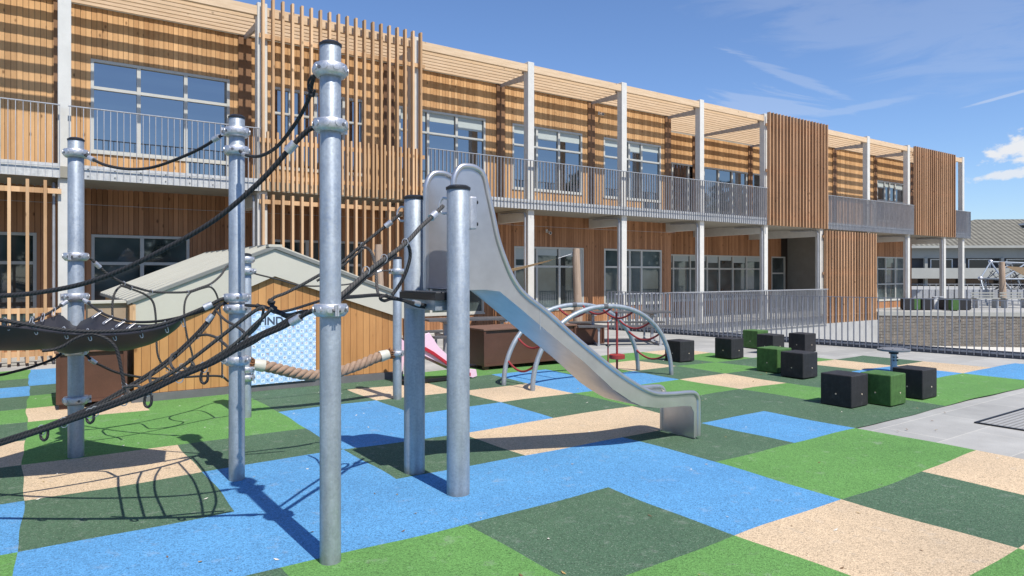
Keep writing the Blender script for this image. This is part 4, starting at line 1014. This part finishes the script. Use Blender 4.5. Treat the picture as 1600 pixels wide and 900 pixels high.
# ------------------------------------------------------------------ neighbouring building
NB=empty('neighbour_building',(0,90,0),R(-4),label='old two-storey block with a hipped corrugated roof beyond the playground at the right',cat='building')
def bx(name,m,*b): q=MB(); q.box(*b); return q.build(name,m,NB)
x0,x1=50,115
bx('wall',M_farwall,x0,x1,0,14,3.5,5.2); 
bx('balcony_band',M_farband,x0,x1,-1.3,-1.1,1.15,2.25); bx('balcony_floor',M_farband,x0,x1,-1.3,0,.95,1.15)
bx('lower_wall',M_dark_int,x0,x1,.4,14,-.2,1.1); bx('upper_wall',mat('far_upper_dark',(.05,.05,.055),.7),x0,x1,.5,14,1.15,3.5)
for k in range(14):
    x=x0+2.2+k*4.6
    q=MB(); q.box(x,x+.35,-.25,.1,-.2,3.5); q.build('pillar',M_farband,NB)
    f=MB(); f.box(x+1.0,x+1.12,.38,.48,2.0,3.4); f.box(x+3.6,x+3.72,.38,.48,2.0,3.4); f.box(x+1.12,x+3.6,.38,.48,3.3,3.4); o=f.build('window',M_white,NB); g=MB(); g.box(x+1.12,x+3.6,.42,.45,2.25,3.3); g.build('pane',M_fargl,o)
bx('gutter',M_farband,x0-1,x1+1,-1.2,-.8,4.75,5.05)
q=MB(); q.add([(x0-1.5,-1.2,4.9),(x1+2,-1.2,4.9),(x1-6,7,8.9),(x0+12.5,7,8.9),(x0-1.5,15,4.9),(x1+2,15,4.9)],[(0,1,2,3),(0,3,4),(4,3,2,5),(1,5,2)]); q.build('roof',M_roof,NB)
q=MB(); q.beam((x0+17.0,4.7,8.05),(x0+25,4.7,8.05),1.6,.25); q.build('roof_light',M_white,NB)
q=MB(); q.beam((x0+17.3,4.4,8.12),(x0+24.7,4.4,8.12),1.0,.25); q.build('roof_light_glass',M_fargl,NB)

# ------------------------------------------------------------------ wood on the far side of the yard, mirrored in the windows
random.seed(11); q=MB()
for k in range(40):
    if k<24: a=-70+k*6+random.uniform(-2,2); cy=-38+random.uniform(-5,5)
    else: a=44+random.uniform(-3,3)+(k%2)*5; cy=-40+(k-24)*4.4
    hh=random.uniform(7,12); rr=random.uniform(2.8,4.2)
    q.tube([Vector((a,cy,0)),Vector((a+.2,cy,hh*.6))],.25,6,m=1)
    for j in range(420):
        d=Vector((random.gauss(0,1),random.gauss(0,1),random.gauss(0,1))).normalized()*random.uniform(.55,1)
        p=Vector((a+d.x*rr,cy+d.y*rr,hh*.6+d.z*hh*.4)); n1_=Vector((random.gauss(0,1),random.gauss(0,1),random.gauss(0,1))).normalized(); n2_=n1_.orthogonal().normalized(); e=random.uniform(.35,.7)
        n3_=n1_.cross(n2_); q.add([p+n2_*e,p+n3_*e*.7,p-n2_*e,p-n3_*e*.7],[(0,1,2,3)],0)
tag(q.build('distant_wood',[mat('foliage',(.05,.085,.03),.8),M_trunk]),'line of leafy trees across the yard from the school, seen mirrored in its windows','trees',kind='stuff')

# fallen leaves and crumbs on the play surface
random.seed(21); q=MB()
for k in range(150):
    a=random.uniform(-11,3); b=random.uniform(-13,-5.6); p=st(a,b,hgt(a,b)+.004); an=random.uniform(0,6.28); l=random.uniform(.008,.022)
    u=Vector((math.cos(an),math.sin(an),random.uniform(-.1,.25)))*l; v=Vector((-math.sin(an),math.cos(an),random.uniform(-.1,.3)))*l*.45
    q.add([p-u,p+v,p+u+Vector((0,0,.004)),p-v],[(0,1,2,3)],k%3)
tag(q.build('leaf_litter',[mat('dry_leaf',(.42,.28,.10),.8),mat('pale_chip',(.62,.58,.5),.8),mat('brown_leaf',(.16,.09,.04),.8)]),'scattered dry leaves and pale crumbs lying on the coloured rubber tiles','litter',kind='stuff')
